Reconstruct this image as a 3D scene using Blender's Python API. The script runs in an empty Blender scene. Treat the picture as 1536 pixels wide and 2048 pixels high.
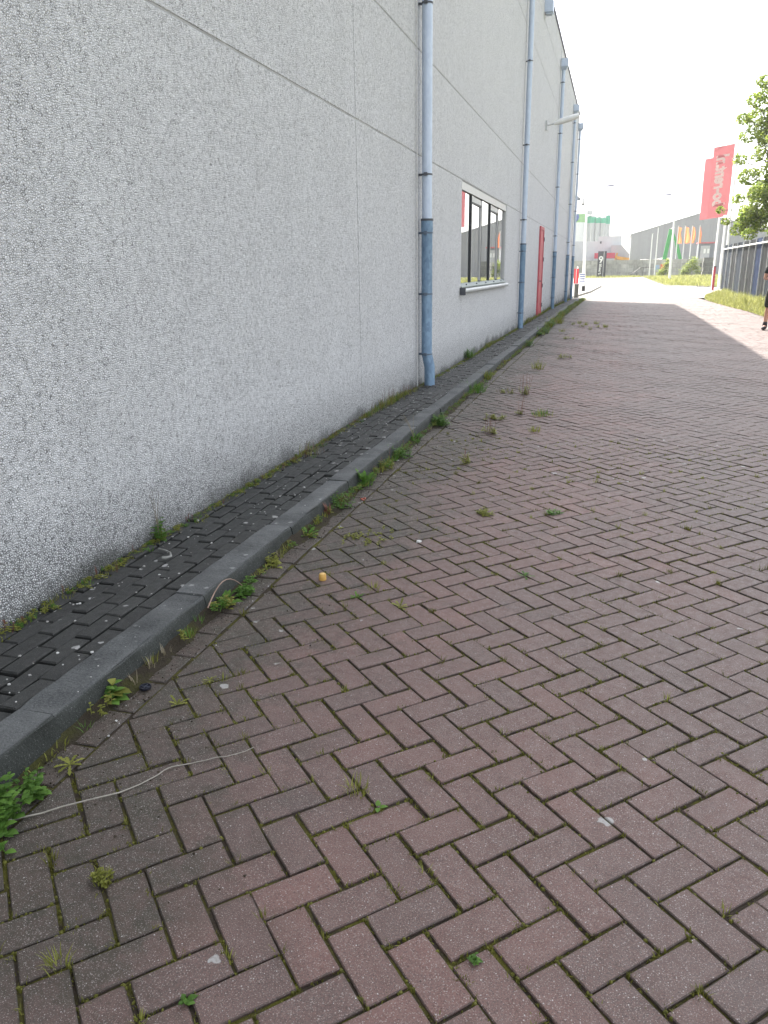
import bpy, math, random
import numpy as np
from mathutils import Matrix, Vector, Quaternion

random.seed(7)
RNG = np.random.default_rng(7)
scene = bpy.context.scene
COL = scene.collection
PI = math.pi

# ------------------------------------------------------------------ camera
CAM_H = 1.4671
PITCH, YAW, ROLL = 0.3030, -0.2853, -0.0153
fwd = Vector((math.sin(YAW) * math.cos(PITCH), math.cos(YAW) * math.cos(PITCH), -math.sin(PITCH)))
rgt = Vector((math.cos(YAW), -math.sin(YAW), 0.0))
up = rgt.cross(fwd)
r2 = rgt * math.cos(ROLL) + up * math.sin(ROLL)
u2 = -rgt * math.sin(ROLL) + up * math.cos(ROLL)
cam_data = bpy.data.cameras.new('camera')
cam_data.sensor_fit = 'VERTICAL'
cam_data.sensor_height = 36.0
cam_data.lens = 1540.9 / 2048 * 36.0
cam_data.clip_start = 0.05
cam_data.clip_end = 3000
cam = bpy.data.objects.new('camera', cam_data)
COL.objects.link(cam)
M = Matrix((r2, u2, -fwd)).transposed().to_4x4()
M.translation = Vector((0, 0, CAM_H))
cam.matrix_world = M
scene.camera = cam

# ------------------------------------------------------------------ sky, sun, exposure
SUN_AZ = math.atan2(-0.557, 0.83)          # clockwise from +Y
SUN_EL = math.radians(46)
world = bpy.data.worlds.new('World')
scene.world = world
world.use_nodes = True
wn = world.node_tree
bg = wn.nodes['Background']
sky = wn.nodes.new('ShaderNodeTexSky')
sky.sky_type = 'NISHITA'
sky.sun_disc = False
sky.sun_elevation = SUN_EL
sky.sun_rotation = SUN_AZ % (2 * PI)
sky.air_density = 1.0
sky.dust_density = 3.0
sky.ozone_density = 0.6
hsv = wn.nodes.new('ShaderNodeHueSaturation')       # thin high haze takes most of the blue out of the sky
hsv.inputs['Saturation'].default_value = 0.32
wn.links.new(sky.outputs[0], hsv.inputs['Color'])
wn.links.new(hsv.outputs[0], bg.inputs[0])
bg.inputs[1].default_value = 0.13
sun_data = bpy.data.lights.new('sun', 'SUN')
sun_data.energy = 4.0
sun_data.angle = math.radians(0.55)
sun_data.color = (1.0, 0.95, 0.87)
sun = bpy.data.objects.new('sun', sun_data)
COL.objects.link(sun)
to_sun = Vector((math.sin(SUN_AZ) * math.cos(SUN_EL), math.cos(SUN_AZ) * math.cos(SUN_EL), math.sin(SUN_EL)))
sun.rotation_euler = to_sun.to_track_quat('Z', 'Y').to_euler()
sun.location = (0, 0, 40)
vs = scene.view_settings
vs.view_transform = 'Standard'
vs.look = 'None'
vs.exposure = 2.05
vs.gamma = 1.0
vs.use_curve_mapping = False

# ------------------------------------------------------------------ helpers: meshes
class MB:
    def __init__(s):
        s.v = []; s.f = []; s.m = []; s.r = []
    def add(s, verts, faces, mi=0, r=0.5):
        o = len(s.v)
        s.v.extend(verts)
        for f in faces:
            s.f.append([i + o for i in f]); s.m.append(mi); s.r.append(r)
    def box(s, x0, x1, y0, y1, z0, z1, mi=0, r=0.5):
        s.add([(x0, y0, z0), (x1, y0, z0), (x1, y1, z0), (x0, y1, z0), (x0, y0, z1), (x1, y0, z1), (x1, y1, z1), (x0, y1, z1)],
              [(3, 2, 1, 0), (4, 5, 6, 7), (0, 1, 5, 4), (1, 2, 6, 5), (2, 3, 7, 6), (3, 0, 4, 7)], mi, r)
    def tube(s, pts, rad, n=10, mi=0, caps=True):
        pts = [Vector(p) for p in pts]
        if not hasattr(rad, '__len__'): rad = [rad] * len(pts)
        vs_, fs = [], []
        ref = None
        for i, p in enumerate(pts):
            a = pts[max(i - 1, 0)]; b = pts[min(i + 1, len(pts) - 1)]
            d = (b - a)
            d = d.normalized() if d.length > 1e-9 else Vector((0, 0, 1))
            if ref is None:
                ref = Vector((1, 0, 0)) if abs(d.x) < 0.9 else Vector((0, 1, 0))
            e1 = (ref - d * ref.dot(d)).normalized(); e2 = d.cross(e1); ref = e1
            for k in range(n):
                t = 2 * PI * k / n
                vs_.append(tuple(p + (e1 * math.cos(t) + e2 * math.sin(t)) * rad[i]))
        for i in range(len(pts) - 1):
            for k in range(n):
                k2 = (k + 1) % n
                fs.append((i * n + k, i * n + k2, (i + 1) * n + k2, (i + 1) * n + k))
        if caps:
            fs.append(tuple(range(n - 1, -1, -1)))
            fs.append(tuple((len(pts) - 1) * n + k for k in range(n)))
        s.add(vs_, fs, mi)
    def cyl(s, p, h, r0, r1=None, n=16, mi=0):
        if r1 is None: r1 = r0
        s.tube([p, (p[0], p[1], p[2] + h)], [r0, r1], n, mi)
    def prism(s, poly, ztop, bev, depth, slope=(0, 0), r=0.5, mi=0):
        """paving piece: flat top, chamfered rim, vertical sides; poly counter-clockwise"""
        n = len(poly)
        cx = sum(p[0] for p in poly) / n; cy = sum(p[1] for p in poly) / n
        z = lambda x, y, dz: ztop + dz + slope[0] * (x - cx) + slope[1] * (y - cy)
        inner = []
        for i in range(n):
            p0, p1, p2 = poly[i - 1], poly[i], poly[(i + 1) % n]
            a = Vector((p1[0] - p0[0], p1[1] - p0[1])).normalized()
            b = Vector((p2[0] - p1[0], p2[1] - p1[1])).normalized()
            na = Vector((-a.y, a.x)); nb = Vector((-b.y, b.x))
            k = bev / max(0.3, 1 + na.dot(nb))
            q = Vector(p1) + (na + nb) * k
            inner.append((q.x, q.y))
        vv = [(x, y, z(x, y, 0)) for x, y in inner] + [(x, y, z(x, y, -bev * 0.8)) for x, y in poly] + [(x, y, ztop - depth) for x, y in poly]
        ff = [tuple(range(n))]
        for i in range(n):
            j = (i + 1) % n
            ff.append((n + i, n + j, j, i)); ff.append((2 * n + i, 2 * n + j, n + j, n + i))
        o = len(s.r); s.add(vv, ff, mi, r)
        for k in range(o + 1, len(s.r)): s.r[k] = r - 2.0
    def extr(s, prof, y0, y1, mi=0):
        """profile in x,z (clockwise seen from -y) swept along y"""
        n = len(prof)
        vv = [(x, y0, z) for x, z in prof] + [(x, y1, z) for x, z in prof]
        ff = [tuple(range(n)), tuple(range(2 * n - 1, n - 1, -1))]
        for i in range(n):
            j = (i + 1) % n
            ff.append((j, i, n + i, n + j))
        s.add(vv, ff, mi)

ORG = {}
def build(name, mb, mats, parent=None, smooth=None, loc=None):
    """link the collected shapes as one mesh object; geometry is given in world coordinates"""
    if loc is None:
        loc = ORG[parent.name] if parent is not None else Vector((0, 0, 0))
    loc = Vector(loc)
    me = bpy.data.meshes.new(name)
    va = np.array(mb.v, dtype=np.float64).reshape(-1, 3) - np.array(loc)
    me.from_pydata(va.tolist(), [], mb.f)
    if not isinstance(mats, (list, tuple)): mats = [mats]
    for m in mats: me.materials.append(m)
    if len(mats) > 1: me.polygons.foreach_set('material_index', mb.m)
    at = me.attributes.new('rnd', 'FLOAT', 'FACE')
    at.data.foreach_set('value', np.array(mb.r, dtype=np.float32))
    if smooth is not None:
        me.shade_smooth()
        if smooth < 180: me.set_sharp_from_angle(angle=math.radians(smooth))
    o = bpy.data.objects.new(name, me)
    COL.objects.link(o)
    ORG[o.name] = loc
    if parent is not None:
        o.parent = parent
        o.location = loc - ORG[parent.name]
    else:
        o.location = loc
    return o

def tag(o, label=None, cat=None, group=None, kind=None):
    if label: o['label'] = label
    if cat: o['category'] = cat
    if group: o['group'] = group
    if kind: o['kind'] = kind
    return o

def thing(name, label, cat, loc=(0, 0, 0), group=None):
    o = bpy.data.objects.new(name, None)
    o.empty_display_size = 0.2
    COL.objects.link(o)
    o.location = loc
    ORG[o.name] = Vector(loc)
    return tag(o, label, cat, group)

def zg(y):
    """the ground falls very slightly towards the junction"""
    t = min(max((y - 26.0) / 20.0, 0.0), 1.0)
    return -0.15 * t * t * (3 - 2 * t)

def sheet(x0, x1, ys, dz, nx=1):
    mb = MB()
    vv = []; ff = []
    for y in ys:
        for i in range(nx + 1):
            vv.append((x0 + (x1 - x0) * i / nx, y, zg(y) + dz))
    w = nx + 1
    for j in range(len(ys) - 1):
        for i in range(nx):
            a = j * w + i
            ff.append((a, a + 1, a + 1 + w, a + w))
    mb.add(vv, ff)
    return mb

def flat(poly, z):
    mb = MB(); mb.add([(x, y, z) for x, y in poly], [tuple(range(len(poly)))]); return mb

def slab(poly, z0, z1, mi=0):
    mb = MB(); n = len(poly)
    vv = [(x, y, z0) for x, y in poly] + [(x, y, z1) for x, y in poly]
    ff = [tuple(range(n - 1, -1, -1)), tuple(range(n, 2 * n))]
    for i in range(n):
        j = (i + 1) % n; ff.append((i, j, n + j, n + i))
    mb.add(vv, ff, mi); return mb

# ------------------------------------------------------------------ helpers: materials
class Mat:
    def __init__(s, name, rough=0.8, spec=0.5):
        s.mat = bpy.data.materials.new(name)
        s.mat.use_nodes = True
        s.nt = s.mat.node_tree
        s.bsdf = s.nt.nodes['Principled BSDF']
        s.bsdf.inputs['Roughness'].default_value = rough
        s.bsdf.inputs['Specular IOR Level'].default_value = spec
        s.pos = s.node('ShaderNodeNewGeometry').outputs['Position']
    def node(s, t, **kw):
        n = s.nt.nodes.new(t)
        for k, v in kw.items(): setattr(n, k, v)
        return n
    def put(s, sock, val):
        if hasattr(val, 'is_output'): s.nt.links.new(val, sock)
        elif hasattr(val, '__len__') and len(val) == 3 and sock.type == 'RGBA': sock.default_value = (*val, 1)
        else: sock.default_value = val
    def noise(s, scale, detail=3, rough=0.55, vec=None, dist=0.0):
        n = s.node('ShaderNodeTexNoise')
        s.put(n.inputs['Vector'], vec if vec is not None else s.pos)
        n.inputs['Scale'].default_value = scale; n.inputs['Detail'].default_value = detail
        n.inputs['Roughness'].default_value = rough; n.inputs['Distortion'].default_value = dist
        return n.outputs['Fac']
    def voro(s, scale, feature='F1', vec=None, out='Distance', rnd=1.0):
        n = s.node('ShaderNodeTexVoronoi', feature=feature)
        s.put(n.inputs['Vector'], vec if vec is not None else s.pos)
        n.inputs['Scale'].default_value = scale; n.inputs['Randomness'].default_value = rnd
        return n.outputs[out]
    def mapr(s, val, a, b, c=0.0, d=1.0, smooth=False):
        n = s.node('ShaderNodeMapRange')
        if smooth: n.interpolation_type = 'SMOOTHSTEP'
        s.put(n.inputs[0], val)
        for i, x in enumerate((a, b, c, d)): s.put(n.inputs[i + 1], x)
        return n.outputs[0]
    def math(s, op, a, b=0.0):
        n = s.node('ShaderNodeMath', operation=op)
        s.put(n.inputs[0], a); s.put(n.inputs[1], b)
        return n.outputs[0]
    def mix(s, fac, a, b, blend='MIX'):
        n = s.node('ShaderNodeMix', data_type='RGBA', blend_type=blend)
        s.put(n.inputs['Factor'], fac); s.put(n.inputs['A'], a) if False else None
        s.put(n.inputs[6], a); s.put(n.inputs[7], b)
        return n.outputs[2]
    def xyz(s):
        n = s.node('ShaderNodeSeparateXYZ'); s.put(n.inputs[0], s.pos); return n.outputs
    def scalevec(s, v, vec=None):
        n = s.node('ShaderNodeVectorMath', operation='MULTIPLY')
        s.put(n.inputs[0], vec if vec is not None else s.pos); n.inputs[1].default_value = v
        return n.outputs[0]
    def attr(s, name='rnd'):
        n = s.node('ShaderNodeAttribute', attribute_name=name); return n.outputs['Fac']
    def color(s, c): s.put(s.bsdf.inputs['Base Color'], c); return s
    def rough(s, c): s.put(s.bsdf.inputs['Roughness'], c); return s
    def bump(s, h, strength=0.5, dist=0.01, prev=None):
        n = s.node('ShaderNodeBump')
        n.inputs['Strength'].default_value = strength; n.inputs['Distance'].default_value = dist
        s.put(n.inputs['Height'], h)
        if prev is not None: s.put(n.inputs['Normal'], prev)
        s.put(s.bsdf.inputs['Normal'], n.outputs[0])
        return n.outputs[0]

def simple(name, col, rough=0.7, var=0.2, scale=6.0, metal=0.0, spec=0.5, bump=0.0, bscale=60):
    m = Mat(name, rough, spec)
    f = m.noise(scale, 4)
    dark = tuple(c * (1 - var) for c in col); lite = tuple(min(1, c * (1 + var)) for c in col)
    m.color(m.mix(m.mapr(f, 0.3, 0.7), dark, lite))
    m.bsdf.inputs['Metallic'].default_value = metal
    if bump: m.bump(m.noise(bscale, 3), bump, 0.005)
    return m.mat

def leafmat(name, c0, c1, trans=0.35, rough=0.6):
    m = Mat(name, rough, 0.3)
    f = m.attr()
    c = m.mix(f, c0, c1)
    m.color(c)
    tr = m.node('ShaderNodeBsdfTranslucent'); m.put(tr.inputs[0], c)
    mx = m.node('ShaderNodeMixShader'); mx.inputs[0].default_value = trans
    m.nt.links.new(m.bsdf.outputs[0], mx.inputs[1]); m.nt.links.new(tr.outputs[0], mx.inputs[2])
    m.nt.links.new(mx.outputs[0], m.nt.nodes['Material Output'].inputs[0])
    return m.mat

# wall of washed concrete: pale pebbles with dark gaps
def wall_material():
    m = Mat('washed_concrete', 0.85, 0.3)
    nzn = m.node('ShaderNodeTexNoise'); m.put(nzn.inputs['Vector'], m.pos); nzn.inputs['Scale'].default_value = 70; nzn.inputs['Detail'].default_value = 2
    svn = m.node('ShaderNodeVectorMath', operation='SCALE'); m.put(svn.inputs[0], nzn.outputs['Color']); svn.inputs['Scale'].default_value = 0.0055
    adn = m.node('ShaderNodeVectorMath', operation='ADD'); m.put(adn.inputs[0], m.pos); m.put(adn.inputs[1], svn.outputs[0])
    edge = m.voro(100, 'DISTANCE_TO_EDGE', adn.outputs[0])
    cell = m.voro(100, 'F1', adn.outputs[0], out='Color')
    sep = m.node('ShaderNodeSeparateColor'); m.put(sep.inputs[0], cell)
    x, y, z = m.xyz()
    big = m.noise(1.3, 4); mid = m.noise(14, 3)
    peb = m.mix(sep.outputs[0], (0.66, 0.665, 0.67), (0.84, 0.84, 0.84))
    gapn = m.math('ADD', m.mapr(mid, 0.3, 0.72, 0.02, 0.075), m.mapr(m.noise(38, 3), 0.42, 0.72, -0.03, 0.11))
    soot = m.math('ADD', m.mapr(z, 0.02, 0.60, 0.30, 0.0, True), m.mapr(m.noise(3.0, 5), 0.55, 0.8, 0.0, 0.05))
    low = m.mapr(m.math('SUBTRACT', z, m.mapr(m.noise(2.2, 4), 0.3, 0.7, 0.0, 0.16)), -0.03, 0.12, 1.0, 0.0, True)
    wid = m.math('MAXIMUM', m.math('ADD', gapn, m.math('MULTIPLY', soot, 0.7)), 0.012)
    gap = m.mapr(edge, m.math('MULTIPLY', wid, 0.35), wid, 1.0, 0.0)
    gap_fade = m.mapr(y, 3.0, 14.0, 0.86, 0.60)  # gap darkening painted weaker far off, as if hidden at a slant
    c = m.mix(m.math('MULTIPLY', gap, gap_fade), peb, (0.065, 0.065, 0.062))
    c = m.mix(m.mapr(big, 0.4, 0.75, 0.0, 0.14), c, (0.44, 0.44, 0.44))
    streak = m.noise(3.0, 3, 0.5, m.scalevec((1, 1.6, 0.06)))
    c = m.mix(m.mapr(streak, 0.5, 0.75, 0.0, 0.10), c, (0.42, 0.42, 0.42))
    c = m.mix(m.math('MULTIPLY', low, 0.68), c, (0.030, 0.033, 0.025))
    m.color(c)
    h = m.mapr(edge, 0.0, 0.35)
    m.bump(h, 0.8, 0.008)
    return m.mat
M_WALL = wall_material()
M_SEAL = simple('joint_sealant', (0.33, 0.33, 0.325), 0.7, 0.3, 3)

def brick_material(name, lo, hi, algae=True, speck=1.0, kx=-1.62, spec=0.5, rimcol=(0.030, 0.025, 0.018)):
    m = Mat(name, 0.75, 0.5)
    raw = m.attr()
    rim = m.math('LESS_THAN', raw, -0.5)
    r = m.math('ADD', raw, m.math('MULTIPLY', rim, 2.0))
    x, y, z = m.xyz()
    c = m.mix(r, lo, hi)
    c = m.mix(m.mapr(m.noise(7, 5), 0.35, 0.7, 0, 0.55), c, tuple(v * 0.72 for v in lo))
    pat = m.noise(0.55, 3)
    c = m.mix(m.mapr(pat, 0.42, 0.62, 0.0, 0.5, True), c, (lo[0] * 0.8, lo[1] * 0.95, lo[2] * 0.98))
    grain = m.noise(260, 3, 0.7)
    c = m.mix(m.mapr(grain, 0.35, 0.75, 0.0, 0.5), c, tuple(min(1, v * 1.7) for v in hi))
    c = m.mix(m.mapr(grain, 0.45, 0.25, 0.0, 0.7), c, tuple(v * 0.35 for v in lo))
    v1 = m.node('ShaderNodeTexVoronoi'); m.put(v1.inputs['Vector'], m.pos); v1.inputs['Scale'].default_value = 170
    sc = m.node('ShaderNodeSeparateColor'); m.put(sc.inputs[0], v1.outputs['Color'])
    size = m.mapr(sc.outputs[0], 0.74, 1.0, 0.0, 0.34)
    spot = m.mapr(v1.outputs['Distance'], m.math('MULTIPLY', size, 0.8), size, 1.0, 0.0)
    spot = m.math('MULTIPLY', spot, m.mapr(sc.outputs[0], 0.74, 0.77))
    if algae:
        edge = m.math('ADD', x, m.mapr(m.noise(1.1, 5, 0.6), 0.2, 0.8, -0.55, 0.55))
        am = m.mapr(edge, kx + 0.25, kx + 0.85, 1.0, 0.0, True)
        gm = m.mapr(m.math('ADD', x, m.mapr(m.noise(0.9, 3), 0.3, 0.7, -0.3, 0.3)), 0.0, 0.9, 0.0, 0.6, True)
        c = m.mix(gm, c, m.mix(m.noise(60, 3), (0.084, 0.066, 0.060), (0.120, 0.096, 0.088)))
        fine = m.mapr(m.noise(45, 4), 0.3, 0.7, 0.65, 1.0)
        am = m.math('MULTIPLY', am, fine)
        c = m.mix(m.math('MULTIPLY', am, 0.88), c, m.mix(m.noise(3, 3), (0.034, 0.030, 0.024), (0.042, 0.041, 0.025)))
        dp = m.math('MULTIPLY', m.mapr(edge, kx + 0.25, kx + 1.1, 1.0, 0.0, True), m.mapr(m.noise(6.5, 6, 0.68), 0.50, 0.60, 0.0, 0.85, True))
        c = m.mix(dp, c, m.mix(m.noise(55, 4, 0.7), (0.020, 0.017, 0.011), (0.066, 0.058, 0.040)))
        mo = m.math('MULTIPLY', m.mapr(m.noise(2.1, 6, 0.65), 0.56, 0.74, 0.0, 1.0, True), m.mapr(x, -1.0, 2.5, 0.9, 0.25))
        c = m.mix(m.math('MULTIPLY', mo, 0.55), c, (0.040, 0.036, 0.032))
    c = m.mix(m.math('MULTIPLY', spot, 0.9 * speck), c, m.mix(sc.outputs[1], (0.20, 0.16, 0.15), (0.50, 0.48, 0.47)))
    fl = m.noise(330, 2, 0.6)
    c = m.mix(m.mapr(fl, 0.585, 0.69, 0.0, 0.85 * speck), c, (0.36, 0.32, 0.30))
    c = m.mix(m.mapr(m.noise(210, 2, 0.6), 0.34, 0.26, 0.0, 0.85), c, (0.012, 0.010, 0.010))
    c = m.mix(m.math('MULTIPLY', rim, m.mapr(m.noise(35, 4), 0.3, 0.7, 0.1, 0.75)), c, rimcol)
    # pale lichen spots
    wob = m.node('ShaderNodeVectorMath', operation='ADD')
    nz = m.node('ShaderNodeTexNoise'); m.put(nz.inputs['Vector'], m.pos); nz.inputs['Scale'].default_value = 40
    sv = m.node('ShaderNodeVectorMath', operation='SCALE'); m.put(sv.inputs[0], nz.outputs['Color']); sv.inputs['Scale'].default_value = 0.035
    m.put(wob.inputs[0], m.pos); m.put(wob.inputs[1], sv.outputs[0])
    v2 = m.node('ShaderNodeTexVoronoi'); m.put(v2.inputs['Vector'], wob.outputs[0]); v2.inputs['Scale'].default_value = 9.5
    s2 = m.node('ShaderNodeSeparateColor'); m.put(s2.inputs[0], v2.outputs['Color'])
    clus = m.mapr(m.noise(0.8, 3), 0.42, 0.62, 0.975, 0.83)
    near = m.mapr(x, -1.62, -1.15, 0.36, 0.0)
    th = m.math('SUBTRACT', clus, near)
    on = m.math('GREATER_THAN', s2.outputs[0], th)
    rad = m.mapr(s2.outputs[1], 0, 1, 0.08, 0.21)
    lic = m.math('MULTIPLY', on, m.mapr(v2.outputs['Distance'], m.math('MULTIPLY', rad, 0.75), rad, 1.0, 0.0))
    lic = m.math('MULTIPLY', lic, m.mapr(m.noise(150, 2), 0.3, 0.5, 0.5, 0.9))
    c = m.mix(lic, c, (0.36, 0.355, 0.34))
    m.color(c)
    m.bsdf.inputs['Specular IOR Level'].default_value = spec
    m.rough(m.mapr(m.noise(30, 3), 0.3, 0.7, 0.55, 0.8))
    b = m.bump(m.noise(170, 4, 0.7), 0.35, 0.003)
    m.bump(m.noise(22, 3), 0.25, 0.008, b)
    return m.mat
M_BRICK = brick_material('red_brown_paving', (0.092, 0.065, 0.057), (0.152, 0.083, 0.071))
M_PAVER = brick_material('blackened_paving', (0.023, 0.0235, 0.022), (0.044, 0.045, 0.042), algae=False, speck=0.3, spec=0.3, rimcol=(0.012, 0.012, 0.010))

def joint_material():
    m = Mat('joint_dirt', 0.95, 0.2)
    x, y, z = m.xyz()
    n1 = m.noise(9, 5); n2 = m.noise(120, 4, 0.7)
    dirt = m.mix(n2, (0.026, 0.020, 0.015), (0.078, 0.061, 0.045))
    moss = m.mix(n2, (0.045, 0.047, 0.008), (0.160, 0.150, 0.026))
    c = m.mix(m.mapr(n1, 0.44, 0.60, 0.0, 0.9), dirt, moss)
    m.color(c)
    m.bump(n2, 0.9, 0.01)
    return m.mat
M_JOINT = joint_material()

def kerb_material():
    m = Mat('weathered_kerb_concrete', 0.8, 0.4)
    n1 = m.noise(5, 6, 0.6); n2 = m.noise(140, 3, 0.7); n3 = m.noise(1.4, 3)
    c = m.mix(m.mapr(n1, 0.3, 0.72), (0.042, 0.046, 0.047), (0.120, 0.124, 0.122))
    c = m.mix(m.mapr(n2, 0.4, 0.75, 0, 0.5), c, (0.19, 0.19, 0.185))
    c = m.mix(m.mapr(n2, 0.42, 0.25, 0, 0.6), c, (0.025, 0.027, 0.026))
    g = m.node('ShaderNodeNewGeometry'); sx = m.node('ShaderNodeSeparateXYZ'); m.put(sx.inputs[0], g.outputs['True Normal'])
    x, y, z = m.xyz()
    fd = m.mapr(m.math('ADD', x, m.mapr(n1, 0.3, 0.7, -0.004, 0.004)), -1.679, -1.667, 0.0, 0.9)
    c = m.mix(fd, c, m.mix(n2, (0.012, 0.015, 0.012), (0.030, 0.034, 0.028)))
    v2 = m.node('ShaderNodeTexVoronoi'); m.put(v2.inputs['Vector'], m.pos); v2.inputs['Scale'].default_value = 13
    s2 = m.node('ShaderNodeSeparateColor'); m.put(s2.inputs[0], v2.outputs['Color'])
    lic = m.math('MULTIPLY', m.math('GREATER_THAN', s2.outputs[0], 0.72), m.mapr(m.math('ADD', v2.outputs['Distance'], m.mapr(m.noise(70, 2), 0.3, 0.7, -0.08, 0.08)), 0.10, 0.18, 0.7, 0.0))
    c = m.mix(lic, c, (0.33, 0.335, 0.32))
    c = m.mix(m.mapr(m.noise(260, 2, 0.6), 0.63, 0.72, 0, 0.7), c, (0.30, 0.30, 0.29))
    c = m.mix(m.mapr(m.noise(90, 2, 0.5), 0.30, 0.24, 0, 0.9), c, (0.008, 0.009, 0.009))
    m.color(c)
    b = m.bump(n2, 0.6, 0.005)
    m.bump(m.noise(14, 5), 0.6, 0.015, b)
    return m.mat
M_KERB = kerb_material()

def zinc_material(name, a, b, rough, metal):
    m = Mat(name, rough, 0.5)
    v = m.voro(38, 'F1', out='Color', vec=m.scalevec((1, 1, 0.5)))
    s = m.node('ShaderNodeSeparateColor'); m.put(s.inputs[0], v)
    f = m.math('ADD', m.math('MULTIPLY', s.outputs[0], 0.35), m.math('MULTIPLY', m.noise(7, 4, 0.6, m.scalevec((1, 1, 0.35))), 0.75))
    m.color(m.mix(m.mapr(f, 0.25, 0.85), a, b))
    m.bsdf.inputs['Metallic'].default_value = metal
    m.rough(m.mapr(m.noise(9, 3), 0.3, 0.7, rough - 0.06, rough + 0.12))
    m.bump(m.noise(14, 3), 0.08, 0.01)
    return m.mat
M_ZINC = zinc_material('pale_zinc_pipe', (0.46, 0.53, 0.64), (0.56, 0.63, 0.73), 0.5, 0.15)
M_STEEL = zinc_material('blue_galvanised_pipe', (0.13, 0.21, 0.31), (0.25, 0.37, 0.50), 0.5, 0.25)
M_CLIP = simple('dark_bracket', (0.07, 0.075, 0.085), 0.5, 0.2, 20)
M_CLIPB = simple('blue_grey_bracket', (0.10, 0.135, 0.18), 0.5, 0.2, 20)
M_WIRE = simple('grey_wire', (0.55, 0.54, 0.52), 0.5, 0.1, 20)
M_TRIM = simple('roof_trim', (0.20, 0.20, 0.26), 0.5, 0.1, 3)
M_ROOF = simple('roof_felt', (0.07, 0.07, 0.07), 0.9, 0.2, 3)
M_ALU = simple('window_aluminium', (0.50, 0.50, 0.485), 0.4, 0.06, 5)
M_MULL = simple('window_gasket', (0.045, 0.047, 0.05), 0.5, 0.1, 5)
M_SILL = simple('sill_green_grey', (0.17, 0.205, 0.185), 0.5, 0.12, 8)
M_RED = simple('red_door_paint', (0.50, 0.10, 0.115), 0.55, 0.2, 3)
M_GLASS = None
def glass_material():
    m = Mat('window_glass', 0.015, 0.5)
    m.color((0.02, 0.024, 0.024))
    m.bsdf.inputs['IOR'].default_value = 2.3
    m.bsdf.inputs['Coat Weight'].default_value = 1.0
    m.bsdf.inputs['Coat Roughness'].default_value = 0.01
    m.bsdf.inputs['Coat IOR'].default_value = 1.9
    m.bump(m.noise(0.7, 1), 0.02, 0.05)
    return m.mat
M_GLASS = glass_material()
M_WHITE = simple('white_paint', (0.74, 0.74, 0.72), 0.45, 0.06, 3)
M_GREYP = simple('galvanised_pole', (0.50, 0.51, 0.51), 0.45, 0.12, 4)
M_BLACKP = simple('black_paint', (0.025, 0.025, 0.028), 0.5, 0.15, 5)

def asphalt_material():
    m = Mat('sunbleached_road', 0.9, 0.3)
    c = m.mix(m.mapr(m.noise(0.5, 5), 0.3, 0.7), (0.24, 0.225, 0.20), (0.32, 0.30, 0.27))
    c = m.mix(m.mapr(m.noise(60, 3), 0.3, 0.7, 0, 0.4), c, (0.17, 0.16, 0.145))
    m.color(c); m.bump(m.noise(80, 3), 0.3, 0.004)
    return m.mat
M_ASPH = asphalt_material()
def soil_material():
    m = Mat('grassy_soil', 0.95, 0.2)
    c = m.mix(m.mapr(m.noise(1.2, 5), 0.35, 0.65), (0.10, 0.115, 0.03), (0.15, 0.13, 0.075))
    c = m.mix(m.mapr(m.noise(25, 4), 0.3, 0.7, 0, 0.6), c, (0.07, 0.085, 0.022))
    m.color(c); m.bump(m.noise(20, 4), 0.6, 0.03)
    return m.mat
M_SOIL = soil_material()
def conc_material(name, lo, hi, stain=0.6):
    m = Mat(name, 0.9, 0.3)
    r = m.attr()
    c = m.mix(r, lo, hi)
    c = m.mix(m.mapr(m.noise(1.2, 5), 0.4, 0.75, 0, stain), c, tuple(v * 0.45 for v in lo))
    s = m.noise(1.0, 4, 0.6, m.scalevec((2.2, 2.2, 0.22)))
    c = m.mix(m.mapr(s, 0.5, 0.75, 0, stain), c, tuple(v * 0.5 for v in lo))
    m.color(c); m.bump(m.noise(12, 4), 0.3, 0.02)
    return m.mat
M_BLOCK = conc_material('concrete_block', (0.34, 0.335, 0.30), (0.52, 0.51, 0.47))
M_BLOCKD = conc_material('dark_concrete_block', (0.13, 0.13, 0.12), (0.20, 0.20, 0.18))

M_GRASS = leafmat('verge_grass', (0.18, 0.20, 0.055), (0.36, 0.355, 0.13), 0.45)
M_LEAF = leafmat('tree_leaf', (0.13, 0.20, 0.035), (0.30, 0.35, 0.07), 0.55)
M_BUSHL = leafmat('bush_leaf', (0.17, 0.25, 0.04), (0.32, 0.35, 0.08), 0.55)
M_WEED = leafmat('weed_leaf', (0.060, 0.135, 0.022), (0.14, 0.27, 0.045), 0.35)
M_WEEDY = leafmat('yellow_green_weed', (0.16, 0.175, 0.03), (0.34, 0.35, 0.08), 0.4)
M_DRY = leafmat('dry_stalk', (0.16, 0.13, 0.08), (0.36, 0.31, 0.22), 0.15)
M_SORREL = leafmat('red_sorrel', (0.13, 0.045, 0.03), (0.22, 0.09, 0.055), 0.2)
M_MOSS = leafmat('joint_moss', (0.075, 0.075, 0.013), (0.19, 0.19, 0.034), 0.2)
M_BARK = simple('bark', (0.10, 0.085, 0.065), 0.9, 0.3, 8, bump=0.6, bscale=30)

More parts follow.
